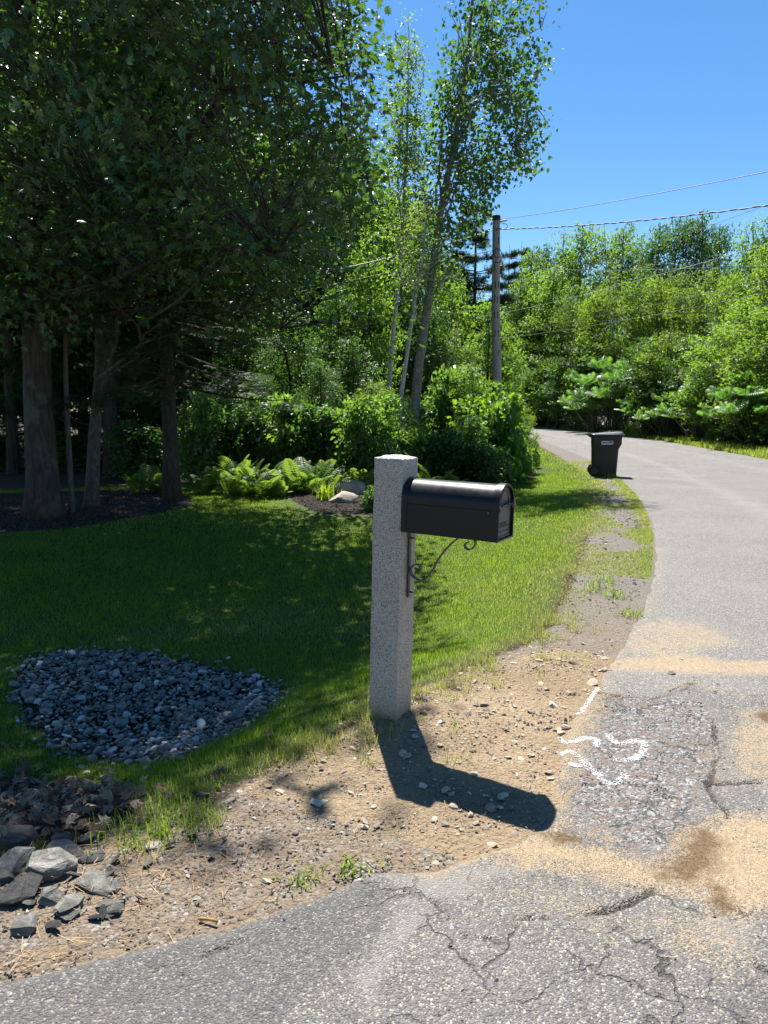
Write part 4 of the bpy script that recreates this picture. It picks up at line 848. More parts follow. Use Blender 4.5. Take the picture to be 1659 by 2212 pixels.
def boulder(u, v, wpx, dims, seed, label):
    g = G(u, v); sc = wpx / FPX * g[1]; V, F = ico(3, seed, (1, 1, 1), .03); V = V * np.array(dims) * sc / 2 * 1.15; V *= (1 + .14 * fbm(V[:, 0] * 6 + seed, V[:, 1] * 6 + V[:, 2] * 7, seed))[:, None]
    o = link('boulder', mesh_np('boulder', V, [F], True), M['boulder']); o.location = (g[0], g[1] + .1, g[2] + dims[2] * sc * .30 + .05); return tag(o, label, 'rock', 'boulders of the mulched garden bed')
boulder(658, 1060, 46, (1, .7, .55), 21, 'small tan boulder leftmost in the mulched garden bed'); boulder(700, 1056, 62, (1, .7, .5), 22, 'tan boulder under the ferns, second from the left in the bed')
boulder(757, 1074, 66, (1, .7, .6), 23, 'largest tan boulder behind the green daylily clump'); boulder(742, 1094, 62, (1, .6, .5), 24, 'low grey-tan boulder at the front of the mulched bed')
# ------------------------------------------------------------------ leaves and trees
LEAF = {
 'oval': (np.array([[0, 0, 0], [.33, .45, .09], [0, 1, -.06], [-.33, .45, .09]]), np.array([[0, 1, 2], [0, 2, 3]])),
 'round': (np.array([[0, 0, 0], [.42, .28, .06], [.38, .72, .03], [0, 1.02, -.06], [-.38, .72, .03], [-.42, .28, .06]]), np.array([[0, 1, 2], [0, 2, 3], [0, 3, 4], [0, 4, 5]])),
 'maple': (np.array([[0, .36, 0], [0, 0, .02], [.22, .06, .03], [.50, .30, -.04], [.26, .40, .05], [.44, .74, -.05], [.14, .62, .04], [0, 1.05, -.10], [-.14, .62, .04], [-.44, .74, -.05], [-.26, .40, .05], [-.50, .30, -.04], [-.22, .06, .03]]), np.array([[0, k, k % 12 + 1] for k in range(1, 13)])),
 'lance': (np.array([[0, 0, 0], [.13, .4, .03], [0, 1, -.12], [-.13, .4, .03]]), np.array([[0, 1, 2], [0, 2, 3]])),
 'clump': (np.array([[0, 0, 0], [.30, .30, .10], [.12, .75, -.04], [-.30, .35, .06], [.10, .15, .0], [.62, .55, -.05], [.55, .95, -.10], [.20, .60, .08], [-.08, .2, 0], [-.25, .75, .10], [-.62, .85, -.06], [-.55, .40, .0]]), np.array([[0, 1, 2], [0, 2, 3], [4, 5, 6], [4, 6, 7], [8, 9, 10], [8, 10, 11]])),
}
def leaves(P, N, A, size, tmpl):
    V, F = LEAF[tmpl]; N = unit(N); A = unit(A - N * np.sum(A * N, -1, keepdims=True)); B = np.cross(A, N); s = np.asarray(size).reshape(-1, 1, 1)
    W_ = P[:, None] + s * (V[None, :, 0:1] * B[:, None] + V[None, :, 1:2] * A[:, None] + V[None, :, 2:3] * N[:, None])
    return W_.reshape(-1, 3), (F[None] + np.arange(len(P))[:, None, None] * len(V)).reshape(-1, 3)
def curve(a, b, sag, n=6, rng=None, wob=.0):
    t = np.linspace(0, 1, n)[:, None]; P = a * (1 - t) + b * t; P[:, 2] += sag * 4 * (t * (1 - t))[:, 0]
    if rng is not None and wob: P[1:-1] += rng.normal(0, wob, (n - 2, 3))
    return P
def tree_parts(seed, trunk, r0, r1, crown, nlimb, nclus, nleaf, rc, lsize, tmpl, upb=.9, limb_z=(.3, .95), flare=1.25, sides=9, droop=-.25, twigs=True, flat=.55):
    """trunk: polyline; crown(rng, n) -> points. Returns (wood MB, leaf V, leaf F)"""
    rng = np.random.default_rng(seed); mb = MB(); trunk = np.asarray(trunk, float); m = 14; s = np.linspace(0, 1, len(trunk)); q = np.linspace(0, 1, m)
    T = np.stack([np.interp(q, s, trunk[:, k]) for k in range(3)], -1); hgt = T[-1, 2] - T[0, 2]
    rad = r0 + (r1 - r0) * q; rad = rad * (1 + (flare - 1) * np.exp(-q * hgt / .35)); mb.tube(T, rad, sides)
    LP = []
    tg = crown(rng, nlimb)
    for k in range(nlimb):
        z0 = T[0, 2] + hgt * rng.uniform(*limb_z); b = tg[k]; z0 = min(z0, max(T[0, 2] + hgt * limb_z[0], b[2] - .15 * np.hypot(b[0] - T[0, 0], b[1] - T[0, 1])))
        f = (z0 - T[0, 2]) / hgt; a = np.array([np.interp(f, q, T[:, j]) for j in range(3)]); ra = np.interp(f, q, rad); L = np.linalg.norm(b - a)
        P = curve(a, b, .10 * L, 8, rng, .03 * L); mb.tube(P, np.linspace(max(.34 * ra, .010), .008 + .004 * L * .3, 8), 5, False); LP.append(P[1:])
    LP.append(T[int(m * limb_z[0]):]); LP = np.vstack(LP)
    C = crown(rng, nclus); d = np.linalg.norm(C[:, None] - LP[None], axis=-1) + .6 * np.clip(LP[None, :, 2] - C[:, None, 2], 0, None); near = LP[np.argmin(d, 1)]
    if twigs:
        for c, a in zip(C, near): mb.tube(curve(a, c, .06 * np.linalg.norm(c - a), 5, rng, .02), np.linspace(.014, .005, 5) * (1 + .4 * r0 / .2 * .5), 3, False)
    cnt = rng.poisson(nleaf, len(C)) + 3; idx = np.repeat(np.arange(len(C)), cnt); N_ = len(idx)
    t = rng.random((N_, 1)) ** .6; base = C[idx] * t + near[idx] * (1 - t); base = np.where(rng.random((N_, 1)) < .72, C[idx], base)
    P = base + np.clip(rng.normal(0, 1, (N_, 3)), -1.7, 1.7) * rc * np.array([1, 1, flat]) * rng.uniform(.7, 1.25, (len(C), 1))[idx]
    out = unit(P - base + 1e-4); N = np.array([0, 0, upb]) + rng.normal(0, .5, (len(C), 3))[idx] + rng.normal(0, .38, (N_, 3)) + .25 * out
    A = out * .8 + rng.normal(0, .5, (N_, 3)) + np.array([0, 0, droop])
    V, F = leaves(P, N, A, lsize * rng.uniform(.5, 1.3, N_), tmpl); return mb, V, F
def add_tree(name, loc, parts, bark, leaf, label, cat='tree', group=None):
    mb, V, F = parts; root = empty(name, loc); mb.build('trunk', bark, root, True); link('crown', mesh_np('crown', V, [F], False), leaf, root)
    return tag(root, label, cat, group)
def ellip(c, r, bias=.6, lobes=.18, cut=None):
    def f(rng, n):
        out = []
        while len(out) < n:
            p = rng.normal(size=3); p /= np.linalg.norm(p); p = p * rng.random() ** (1 / 3 * bias)
            p = p * (1 + lobes * math.sin(3 * math.atan2(p[1], p[0]) + 4 * p[2])); q = np.array(c) + p * np.array(r)
            if cut is None or cut(q): out.append(q)
        return np.array(out)
    return f
def profile(H, cb, R, pw=.8, K=22, blob=.36, seed=0):
    """crown made of many leaf masses of different size set round the trunk, with gaps between them"""
    r0 = np.random.default_rng(seed + 900); h = (np.arange(K) + r0.random(K)) / K; a = np.arange(K) * 2.39996 + r0.normal(0, .35, K)
    w = np.sin(np.pi * np.clip(h * .80 + .20, 0, 1)) ** pw; rr = R * w * (.45 + .5 * r0.random(K)); C = np.stack([rr * np.cos(a), rr * np.sin(a), H * (cb + (.96 - cb) * h)], -1); B = R * blob * (.6 + .8 * r0.random(K)) * (.45 + .55 * w)
    def f(rng, n):
        k = rng.choice(K, n, p=B ** 2 / np.sum(B ** 2)); p = unit(rng.normal(size=(n, 3))) * rng.random((n, 1)) ** .3 * B[k][:, None]; p[:, 2] *= .8
        q = C[k] + p; q[:, 2] = np.clip(q[:, 2], H * .01, None); return q
    return f
def domes(H, R, K=8, seed=0):
    """shrub: several leafy shoots and domes of unequal height"""
    r0 = np.random.default_rng(seed + 700); a = np.arange(K) * 2.39996; d = R * .62 * np.sqrt(np.arange(K) / K); C = np.stack([d * np.cos(a), d * np.sin(a)], -1); hh = H * r0.uniform(.45, 1.0, K); hh[0] = H * .85; B = R * r0.uniform(.25, .5, K)
    def f(rng, n):
        k = rng.integers(0, K, n); z = rng.random(n) ** .7; w = np.sqrt(np.clip(1 - z ** 2.2, 0, 1)) * .95 + .05; t = rng.uniform(0, 6.283, n); rr = B[k] * w * rng.random(n) ** .35
        spike = np.where(rng.random(n) < .06, rng.uniform(1.0, 1.2, n), 1.); return np.stack([C[k, 0] + rr * np.cos(t), C[k, 1] + rr * np.sin(t), hh[k] * z * spike + .02 * H], -1)
    return f
# --- the big maple whose leaves fill the upper left, and its neighbours
g1 = G(96, 1112); g2 = G(197, 1093); g3 = G(372, 1082)
def shade_edge(ys): return np.interp(ys, [1.6, 2.2, 2.7, 3.2, 4, 6, 9, 14], [-1.45, -1.1, -.65, -.15, .0, .2, .45, .6])
def maple_cut(q):                                                   # crown shaped so its cast shadow stops at the wanted shade line
    y = q[1] + g1[1]; x = q[0] + g1[0]; z = q[2] + g1[2]
    return x + SUNK[0] * z < shade_edge(y + SUNK[1] * z) - .22 and y > 6.2 and z > 2.35 + .3 * max(0, 7 - y) + 1.1 * float(vn(x * 1.1, y * 1.1, 5))
add_tree('maple_tree', tuple(g1), tree_parts(1, [(0, 0, -.15), (.02, 0, 2), (.1, .05, 4.5), (.1, -.1, 8), (.3, -.2, 12.5)], .27, .07, ellip((2.0, -1.2, 7.4), (5.4, 4.6, 5.6), .75, .15, maple_cut), 34, 1150, 34, .34, .112, 'maple', .85, (.34, .95), 1.45, 14),
    M['bark_maple'], M['maple'], 'large maple with the thickest trunk, standing in the mulch at far left')
def maple2_cut(q):  # second crown trimmed by its shadow in the same way
    x = q[0] + g2[0]; y = q[1] + g2[1]; z = q[2] + g2[2]
    return x + SUNK[0] * z < shade_edge(y + SUNK[1] * z) - .2 and y > 6.2 and z > 2.4 + .25 * max(0, 7 - y) + 1.1 * float(vn(x * 1.1, y * 1.1, 5))
add_tree('maple_tree', tuple(g2), tree_parts(2, [(0, 0, -.1), (.12, 0, 1.2), (.28, .1, 2.6), (.35, .1, 5), (.5, 0, 9.5)], .125, .04, ellip((2.9, -1.8, 7.4), (2.7, 3.7, 5.2), .75, .15, maple2_cut), 20, 480, 34, .33, .105, 'maple', .85, (.32, .95), 1.35, 10),
    M['bark_gray'], M['maple'], 'slim grey-barked maple just right of the thickest trunk')
b0 = g1 + np.array([.35, .25, 0]); add_tree('maple_sapling', tuple(b0), tree_parts(3, [(0, 0, -.1), (.02, 0, 2), (.12, 0, 4), (.2, -.2, 7)], .05, .02, ellip((.3, -.5, 6), (1.6, 1.4, 2.2), .7), 8, 60, 26, .3, .11, 'maple', .8, (.45, .95), 1.2, 7),
    M['bark_gray'], M['maple'], 'thin bare-stemmed maple sapling rising against the thickest trunk')
# --- spruce with drooping boughs
def conifer(seed, H, R, z0, nb, leafn, nsz, droop=.25, r0=.16, gap=0, pine=False, width=.035):
    rng = np.random.default_rng(seed); mb = MB(); T = np.array([(0, 0, -.15), (.02, 0, H * .3), (.0, .03, H * .7), (0, 0, H)]); q = np.linspace(0, 1, 14); s = np.linspace(0, 1, 4)
    TT = np.stack([np.interp(q, s, T[:, k]) for k in range(3)], -1); mb.tube(TT, r0 * (1 - .92 * q) * (1 + .35 * np.exp(-q * H / .3)), 10)
    P, N, A, S_ = [], [], [], []
    for k in range(nb):
        f = (k + rng.random()) / nb; z = z0 + (H - z0) * f
        if gap: z = z0 + (H - z0) * (math.floor(f * gap) + rng.normal(0, .06)) / gap
        L = R * (1 - .9 * (z - z0) / (H - z0)) * rng.uniform(.65, 1.1) * (min(1, .55 + 1.2 * (z - z0) / (H - z0)) if pine else 1) + .15; a = rng.uniform(0, 6.283); d = np.array([math.cos(a), math.sin(a), 0])
        t = np.linspace(0, 1, 7)[:, None]; B = np.array([0, 0, z]) + d * L * t; B[:, 2] += (-droop * L * t + .55 * droop * L * t ** 2.2)[:, 0] if not pine else (.12 * L * t ** 1.5)[:, 0]
        mb.tube(B, np.linspace(.010 + .012 * L, .004, 7), 4, False); m = max(6, int(L * leafn)); tt = rng.random(m) ** (.7 if not pine else .35) * .98 + .02 if True else 0
        if pine: tt = np.clip(.35 + .65 * rng.random(m) ** .7, 0, 1)
        base = np.stack([np.interp(tt, t[:, 0], B[:, j]) for j in range(3)], -1); side = np.array([-d[1], d[0], 0]); w = rng.choice([-1, 1], m)[:, None]
        ext = (.34 * L * (1 - tt * .75))[:, None] * rng.random((m, 1)) if not pine else rng.normal(0, .12 * L, (m, 1))
        p = base + side * w * ext + d * ext * .5; p[:, 2] -= (ext[:, 0] * (.35 if not pine else -.2)) + rng.random(m) * (.10 if not pine else .05)
        P.append(p); A.append(side * w * .8 + d * .8 + rng.normal(0, .25 if not pine else .7, (m, 3)) + np.array([0, 0, -.25 if not pine else .5])); N.append(np.array([0, 0, 1.]) + rng.normal(0, .35 if not pine else .8, (m, 3))); S_.append(nsz * rng.uniform(.6, 1.3, m))
    V, F = needles(np.vstack(P), np.vstack(N), np.vstack(A), np.concatenate(S_), width); return mb, V, F
_nt = []; _nf = []
for k, (ax, ay) in enumerate([(.0, 1), (.32, .85), (-.32, .85), (.55, .6), (-.55, .6), (.42, .35), (-.42, .35)]):
    b = .0 if k == 0 else (.45 if k < 3 else (.22 if k < 5 else .05)); _nt += [(-.05, b, 0), (.05, b, 0), (ax, ay, -.05 if k else .0)]; _nf.append((3 * k, 3 * k + 1, 3 * k + 2))
LEAF['spray'] = (np.array(_nt, float), np.array(_nf))
def needles(P, N, A, S_, width): return leaves(P, N, A, S_, 'spray')
add_tree('spruce_tree', tuple(g3), conifer(4, 13.5, 2.7, 2.2, 130, 60, .20, .32, .155), M['bark_dark'], M['spruce'], 'dark spruce with drooping boughs, its trunk at the tip of the mulch bed')
# --- tall aspen against the sky and pale birches beside it
def stem(u0, v0, u1, v1, d, zb=None):
    a = DP(u0, v0, d); b = DP(u1, v1, d); return a, b
da = 18.5; a0 = G(885, 1010); a0 = np.array([DP(893, 900, da)[0] - .1, da, hz1(DP(893, 900, da)[0], da)])
def rel(u, v, d=da, o=None): return DP(u, v, d) - (a0 if o is None else o)
def aspen_cut(q):
    p = q + a0; z = p[2]; u = CU + FPX * p[0] / p[1]; v = HOR - FPX * (z - CAMH) / p[1]
    return v < 640 - min(max(0, (u - 965) * 2.2), 240)
asp = [(0, 0, -.1), rel(905, 780), rel(930, 620), rel(952, 450), rel(985, 290), rel(1010, 130), rel(1025, -60)]
c0 = rel(1040, 275)
add_tree('aspen_tree', tuple(a0), tree_parts(6, asp, .14, .03, lambda r, n: ellip(c0 + np.array([.1, 0, -.1]), (1.35, 1.4, 3.9), .75, .28, aspen_cut)(r, n), 40, 330, 20, .19, .098, 'round', .25, (.42, .97), 1.2, 9, -.6, True, .9), M['bark_aspen'], M['aspen'], 'tallest tree, an aspen leaning right against the blue sky')
b1 = np.array([DP(828, 900, 21)[0], 21., hz1(DP(828, 900, 21)[0], 21.)]); bl = [(0, 0, -.1)] + [DP(u, v, 21) - b1 for u, v in ((845, 760), (862, 600), (872, 450), (880, 300), (882, 150))]
add_tree('birch_tree', tuple(b1), tree_parts(7, bl, .075, .02, lambda r, n: ellip(DP(880, 330, 21) - b1, (.62, .7, 3.3), .75, .2)(r, n), 20, 190, 26, .20, .09, 'oval', .6, (.4, .97), 1.2, 8, -.4), M['bark_birch'], M['birch'], 'narrow white-trunked birch whose crown tops out left of the aspen')
b2 = np.array([DP(858, 905, 18)[0], 18., hz1(DP(858, 905, 18)[0], 18.)]); bl = [(0, 0, -.1)] + [DP(u, v, 18) - b2 for u, v in ((866, 860), (880, 760), (896, 650), (912, 560), (922, 470))]
add_tree('birch_tree', tuple(b2), tree_parts(8, bl, .065, .02, lambda r, n: ellip(DP(925, 560, 18) - b2, (1.0, 1.0, 1.6), .75, .2)(r, n), 12, 90, 18, .18, .075, 'oval', .6, (.5, .97), 1.2, 8, -.4), M['bark_birch'], M['birch'], 'slender white birch stem leaning right in front of the aspen')
# --- tree prototypes (height 10 m) copied through the woods
PRO = {}
def proto(key, parts, bark, leaf): PRO[key] = [parts, bark, leaf, None]
def plain_trunk(H, w=.25, seed=0):
    r = np.random.default_rng(seed); return [(0, 0, -.2)] + [(r.normal(0, w * k / 4), r.normal(0, w * k / 4), H * k / 4) for k in (1, 2, 3)] + [(0, 0, H * .98)]
proto('broad', tree_parts(20, plain_trunk(10, .2, 1), .15, .03, profile(10, .14, 2.7, .7, 26, .36, 1), 26, 280, 26, .36, .17, 'clump', .7, (.18, .95), 1.3, 8), M['bark_dark'], M['leaf_a'])
proto('broad_b', tree_parts(21, plain_trunk(10, .3, 2), .14, .03, profile(10, .10, 2.4, .65, 24, .36, 2), 24, 260, 26, .34, .16, 'clump', .7, (.16, .95), 1.3, 8), M['bark_dark'], M['leaf_a'])
proto('birchy', tree_parts(22, plain_trunk(10, .25, 3), .10, .02, profile(10, .12, 1.9, .7, 28, .32, 3), 24, 270, 26, .27, .13, 'clump', .5, (.2, .95), 1.2, 8, -.5), M['bark_birch'], M['birch'])
proto('yellow', tree_parts(23, plain_trunk(10, .3, 4), .11, .02, profile(10, .05, 2.4, .7, 26, .35, 4), 24, 280, 26, .32, .15, 'clump', .6, (.1, .95), 1.2, 8, -.3), M['bark_gray'], M['leaf_y'])
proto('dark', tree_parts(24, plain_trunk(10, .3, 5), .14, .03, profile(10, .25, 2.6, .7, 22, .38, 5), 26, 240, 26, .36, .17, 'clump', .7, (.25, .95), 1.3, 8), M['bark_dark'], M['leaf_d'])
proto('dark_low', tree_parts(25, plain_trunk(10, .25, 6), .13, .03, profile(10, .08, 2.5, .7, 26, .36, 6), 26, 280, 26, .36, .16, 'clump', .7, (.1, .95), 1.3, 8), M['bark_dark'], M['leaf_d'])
proto('pine', conifer(26, 10, 2.6, 2.2, 90, 90, .30, .1, .16, 13, True), M['bark_dark'], M['pine'])
proto('fir', conifer(27, 10, 2.3, .8, 150, 46, .26, .3, .14), M['bark_dark'], M['spruce'])
def plant(key, name, x, y, h, wid, label, cat='tree', group=None, rz=None):
    rng_ = np.random.default_rng(int(abs(x) * 131 + y * 17)); p = PRO[key]; z = hz1(x, y)
    if p[3] is None: o = add_tree(name, (x, y, z), p[0], p[1], p[2], label, cat, group); p[3] = o
    else: o = copy_tree(p[3]); o.name = name; o.location = (x, y, z)
    o.rotation_euler = (0, 0, rng_.uniform(0, 6.28) if rz is None else rz); s = h / 10; o.scale = (s * wid, s * wid, s); tag(o, label, cat, group); return o
def plant_px(key, name, u, d, vtop, wid, label, cat='tree', group=None):
    p = DP(u, HOR, d); top = DP(u, vtop, d)[2]; return plant(key, name, p[0], d, top - hz1(p[0], d), wid, label, cat, group)
#PART5
# ------------------------------------------------------------------ woods
WOOD = 'trees of the dark wood at left'
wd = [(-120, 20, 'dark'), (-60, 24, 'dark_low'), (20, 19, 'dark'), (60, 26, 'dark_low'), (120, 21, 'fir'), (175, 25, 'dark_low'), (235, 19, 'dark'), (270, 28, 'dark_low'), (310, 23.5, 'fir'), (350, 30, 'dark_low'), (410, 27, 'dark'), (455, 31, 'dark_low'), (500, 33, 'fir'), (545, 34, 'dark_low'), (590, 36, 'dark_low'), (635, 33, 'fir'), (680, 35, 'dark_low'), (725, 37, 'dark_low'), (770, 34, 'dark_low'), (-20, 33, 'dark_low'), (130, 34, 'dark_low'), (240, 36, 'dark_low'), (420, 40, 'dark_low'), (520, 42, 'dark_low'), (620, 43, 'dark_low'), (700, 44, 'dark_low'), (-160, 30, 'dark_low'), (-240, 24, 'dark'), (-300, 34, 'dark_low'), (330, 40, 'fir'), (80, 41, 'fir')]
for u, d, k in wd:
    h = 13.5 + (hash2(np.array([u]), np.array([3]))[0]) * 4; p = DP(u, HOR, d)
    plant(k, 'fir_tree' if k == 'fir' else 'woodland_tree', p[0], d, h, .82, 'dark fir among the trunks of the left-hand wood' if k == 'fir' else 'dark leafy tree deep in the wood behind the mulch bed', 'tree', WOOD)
# middle ground behind the birches and the pole
for u, d, vt, k, w, nm, lb in [(835, 30, 330, 'broad_b', .7, 'leafy_tree', 'green leafy tree behind the narrow white birch'), (905, 31, 440, 'broad', .75, 'leafy_tree', 'bright leafy tree glimpsed between birch and aspen stems'), (965, 33, 560, 'broad_b', .8, 'leafy_tree', 'low leafy tree just right of the aspen stem'),
        (1022, 36, 425, 'pine', .9, 'pine_tree', 'white pine with tiered boughs just left of the utility pole'), (1050, 30, 650, 'broad', .9, 'leafy_tree', 'bright leafy tree right behind the utility pole foot'), (985, 28, 690, 'birchy', 1.2, 'leafy_tree', 'bright young birch between the aspen and the pole'), (930, 27, 650, 'dark_low', .9, 'leafy_tree', 'shaded young tree behind the aspen stem'), (790, 24, 500, 'broad_b', .75, 'leafy_tree', 'green tree at the right edge of the maple leaves'), (760, 21, 720, 'dark_low', 1.0, 'leafy_tree', 'dark young tree left of the birch stems'), (1010, 44, 600, 'dark_low', .9, 'leafy_tree', 'dark tree filling the gap behind the white pine'), (880, 44, 420, 'dark_low', .9, 'leafy_tree', 'distant dark tree behind the aspen foot'), (950, 48, 520, 'dark_low', .9, 'leafy_tree', 'distant dark tree right of the aspen foot')]:
    plant_px(k, nm, u, d, vt, w, lb, 'tree')
ROWB = [(1092, 69, 528, 'pine'), (1118, 71, 522, 'pine'), (1140, 68, 535, 'broad'), (1170, 72, 520, 'dark_low'), (1205, 66, 498, 'broad_b'), (1245, 64, 482, 'broad'), (1288, 62, 474, 'yellow'), (1330, 60, 486, 'broad'), (1368, 58, 500, 'broad_b'), (1405, 56, 472, 'dark_low'), (1447, 54, 456, 'dark_low'), (1492, 52, 448, 'dark_low'), (1530, 54, 474, 'dark_low'), (1598, 46, 470, 'broad_b'), (1648, 44, 452, 'dark_low'), (1705, 43, 460, 'broad'), (1770, 42, 450, 'broad_b'), (1840, 40, 455, 'broad')]
ROWM = [(1085, 66, 650, 'broad_b'), (1118, 65, 600, 'broad'), (1150, 64, 585, 'broad_b'), (1188, 60, 575, 'broad'), (1228, 57, 590, 'birchy'), (1275, 54, 600, 'yellow'), (1318, 52, 560, 'birchy'), (1366, 50, 545, 'birchy'), (1412, 48, 575, 'yellow'), (1462, 46, 560, 'birchy'), (1512, 44, 555, 'birchy'), (1562, 41, 575, 'yellow'), (1610, 39, 520, 'birchy'), (1662, 37, 500, 'yellow'), (1722, 36, 520, 'birchy'), (1790, 35, 510, 'yellow')]
ROWF = [(1078, 63, 760, 'broad'), (1105, 63, 700, 'yellow'), (1140, 63, 690, 'broad'), (1172, 61, 700, 'broad_b'), (1205, 57, 720, 'broad'), (1240, 54, 730, 'dark_low'), (1282, 52, 720, 'broad_b'), (1392, 44, 720, 'dark_low'), (1440, 42, 700, 'yellow'), (1490, 40, 720, 'dark_low'), (1545, 37, 690, 'yellow'), (1592, 35, 640, 'broad_b'), (1640, 32.5, 640, 'yellow'), (1690, 31, 650, 'broad'), (1750, 30, 640, 'broad_b'), (1830, 29, 600, 'broad')]
ORD = ['first', 'second', 'third', 'fourth', 'fifth', 'sixth', 'seventh', 'eighth', 'ninth', 'tenth', 'eleventh', 'twelfth', 'thirteenth', 'fourteenth', 'fifteenth', 'sixteenth', 'seventeenth']
nb = {'pine': 'pine', 'broad': 'broad-leaved tree', 'broad_b': 'broad-leaved tree', 'birchy': 'birch', 'yellow': 'yellow-green tree', 'dark_low': 'deep green tree', 'dark': 'deep green tree'}
for row, lab, wid in ((ROWB, 'tall %s of the skyline row across the road', .62), (ROWM, 'middle-height %s before the skyline row', .85), (ROWF, 'low bushy %s fronting the roadside wood', 1.3)):
    cnt = {}
    for u, d, vt, k in row: cnt.setdefault(nb[k], []).append(u)
    for u, d, vt, k in row:
        i = sorted(cnt[nb[k]]).index(u); lb = lab % nb[k]; lb = lb if len(cnt[nb[k]]) == 1 else lb + ', ' + ORD[i] + ' from the left'
        plant_px(k, {'pine': 'pine_tree', 'birchy': 'birch_tree'}.get(k, 'leafy_tree'), u, d, vt, wid, lb, 'tree', 'trees across the road')
# ------------------------------------------------------------------ shrubs
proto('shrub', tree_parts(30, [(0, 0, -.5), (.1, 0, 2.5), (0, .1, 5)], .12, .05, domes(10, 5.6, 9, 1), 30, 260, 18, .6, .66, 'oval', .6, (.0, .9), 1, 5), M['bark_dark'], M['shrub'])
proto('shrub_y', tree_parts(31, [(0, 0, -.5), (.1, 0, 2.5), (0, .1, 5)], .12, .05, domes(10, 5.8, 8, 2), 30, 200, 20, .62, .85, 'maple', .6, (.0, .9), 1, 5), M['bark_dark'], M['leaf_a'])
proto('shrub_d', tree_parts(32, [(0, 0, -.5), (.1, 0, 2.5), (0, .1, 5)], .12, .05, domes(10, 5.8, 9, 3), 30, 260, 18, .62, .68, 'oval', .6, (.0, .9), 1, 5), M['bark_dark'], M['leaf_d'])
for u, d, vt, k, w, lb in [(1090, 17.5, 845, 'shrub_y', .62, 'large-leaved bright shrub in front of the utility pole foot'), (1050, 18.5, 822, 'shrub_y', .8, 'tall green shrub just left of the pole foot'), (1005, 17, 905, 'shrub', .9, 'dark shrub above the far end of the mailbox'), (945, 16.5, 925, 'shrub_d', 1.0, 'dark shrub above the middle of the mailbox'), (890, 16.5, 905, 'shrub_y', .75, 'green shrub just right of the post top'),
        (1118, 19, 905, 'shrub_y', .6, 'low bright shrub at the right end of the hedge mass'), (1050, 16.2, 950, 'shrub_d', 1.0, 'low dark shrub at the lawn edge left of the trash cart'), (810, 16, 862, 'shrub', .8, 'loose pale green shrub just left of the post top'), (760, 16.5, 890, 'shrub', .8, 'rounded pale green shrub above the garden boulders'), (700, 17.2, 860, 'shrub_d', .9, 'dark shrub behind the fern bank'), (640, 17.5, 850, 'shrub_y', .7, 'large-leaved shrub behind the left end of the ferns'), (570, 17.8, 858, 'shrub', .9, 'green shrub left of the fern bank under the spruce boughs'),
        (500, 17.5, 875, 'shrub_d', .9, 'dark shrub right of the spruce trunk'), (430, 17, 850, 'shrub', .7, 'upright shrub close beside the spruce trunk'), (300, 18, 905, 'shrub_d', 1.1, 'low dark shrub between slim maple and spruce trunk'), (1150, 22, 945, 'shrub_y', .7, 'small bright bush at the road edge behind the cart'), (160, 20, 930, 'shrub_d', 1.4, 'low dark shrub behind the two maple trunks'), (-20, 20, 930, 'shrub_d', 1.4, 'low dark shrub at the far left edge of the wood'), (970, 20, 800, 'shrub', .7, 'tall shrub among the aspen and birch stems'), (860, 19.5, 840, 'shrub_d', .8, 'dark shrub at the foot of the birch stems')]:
    plant_px(k, 'shrub', u, d, vt, w, lb, 'shrub', 'shrubs along the lawn edge')
for u, d, vt, k, w, lb in [(806, 17.5, 812, 'yellow', 1.1, 'thin sapling spire rising above the shrub left of the post top'), (872, 18, 838, 'birchy', 1.3, 'small birch sapling between the post top and the birch stems'), (1012, 19, 780, 'broad_b', 1.0, 'leafy sapling between the aspen stem and the pole'), (1115, 18.5, 850, 'yellow', .9, 'bright sapling right of the pole foot'), (1140, 20, 890, 'yellow', .9, 'low bright sapling at the right tip of the shrubs'), (560, 19, 800, 'dark_low', 1.1, 'shaded sapling behind the fern bank under the spruce'), (690, 19.5, 770, 'dark_low', 1.0, 'leafy sapling behind the right half of the fern bank'), (620, 21.5, 640, 'dark_low', .9, 'tall leafy sapling below the right end of the maple leaves'), (535, 22.5, 660, 'dark_low', .9, 'shaded tall sapling behind the spruce boughs'), (728, 23, 610, 'dark_low', .8, 'tall leafy sapling left of the birch stems'), (450, 23, 700, 'dark_low', 1.0, 'shaded sapling right of the spruce trunk, deep in the wood'), (280, 21, 760, 'dark_low', 1.1, 'shaded sapling between slim maple and spruce trunk')]:
    plant_px(k, 'sapling', u, d, vt, w, lb, 'sapling', 'saplings among the shrubs')
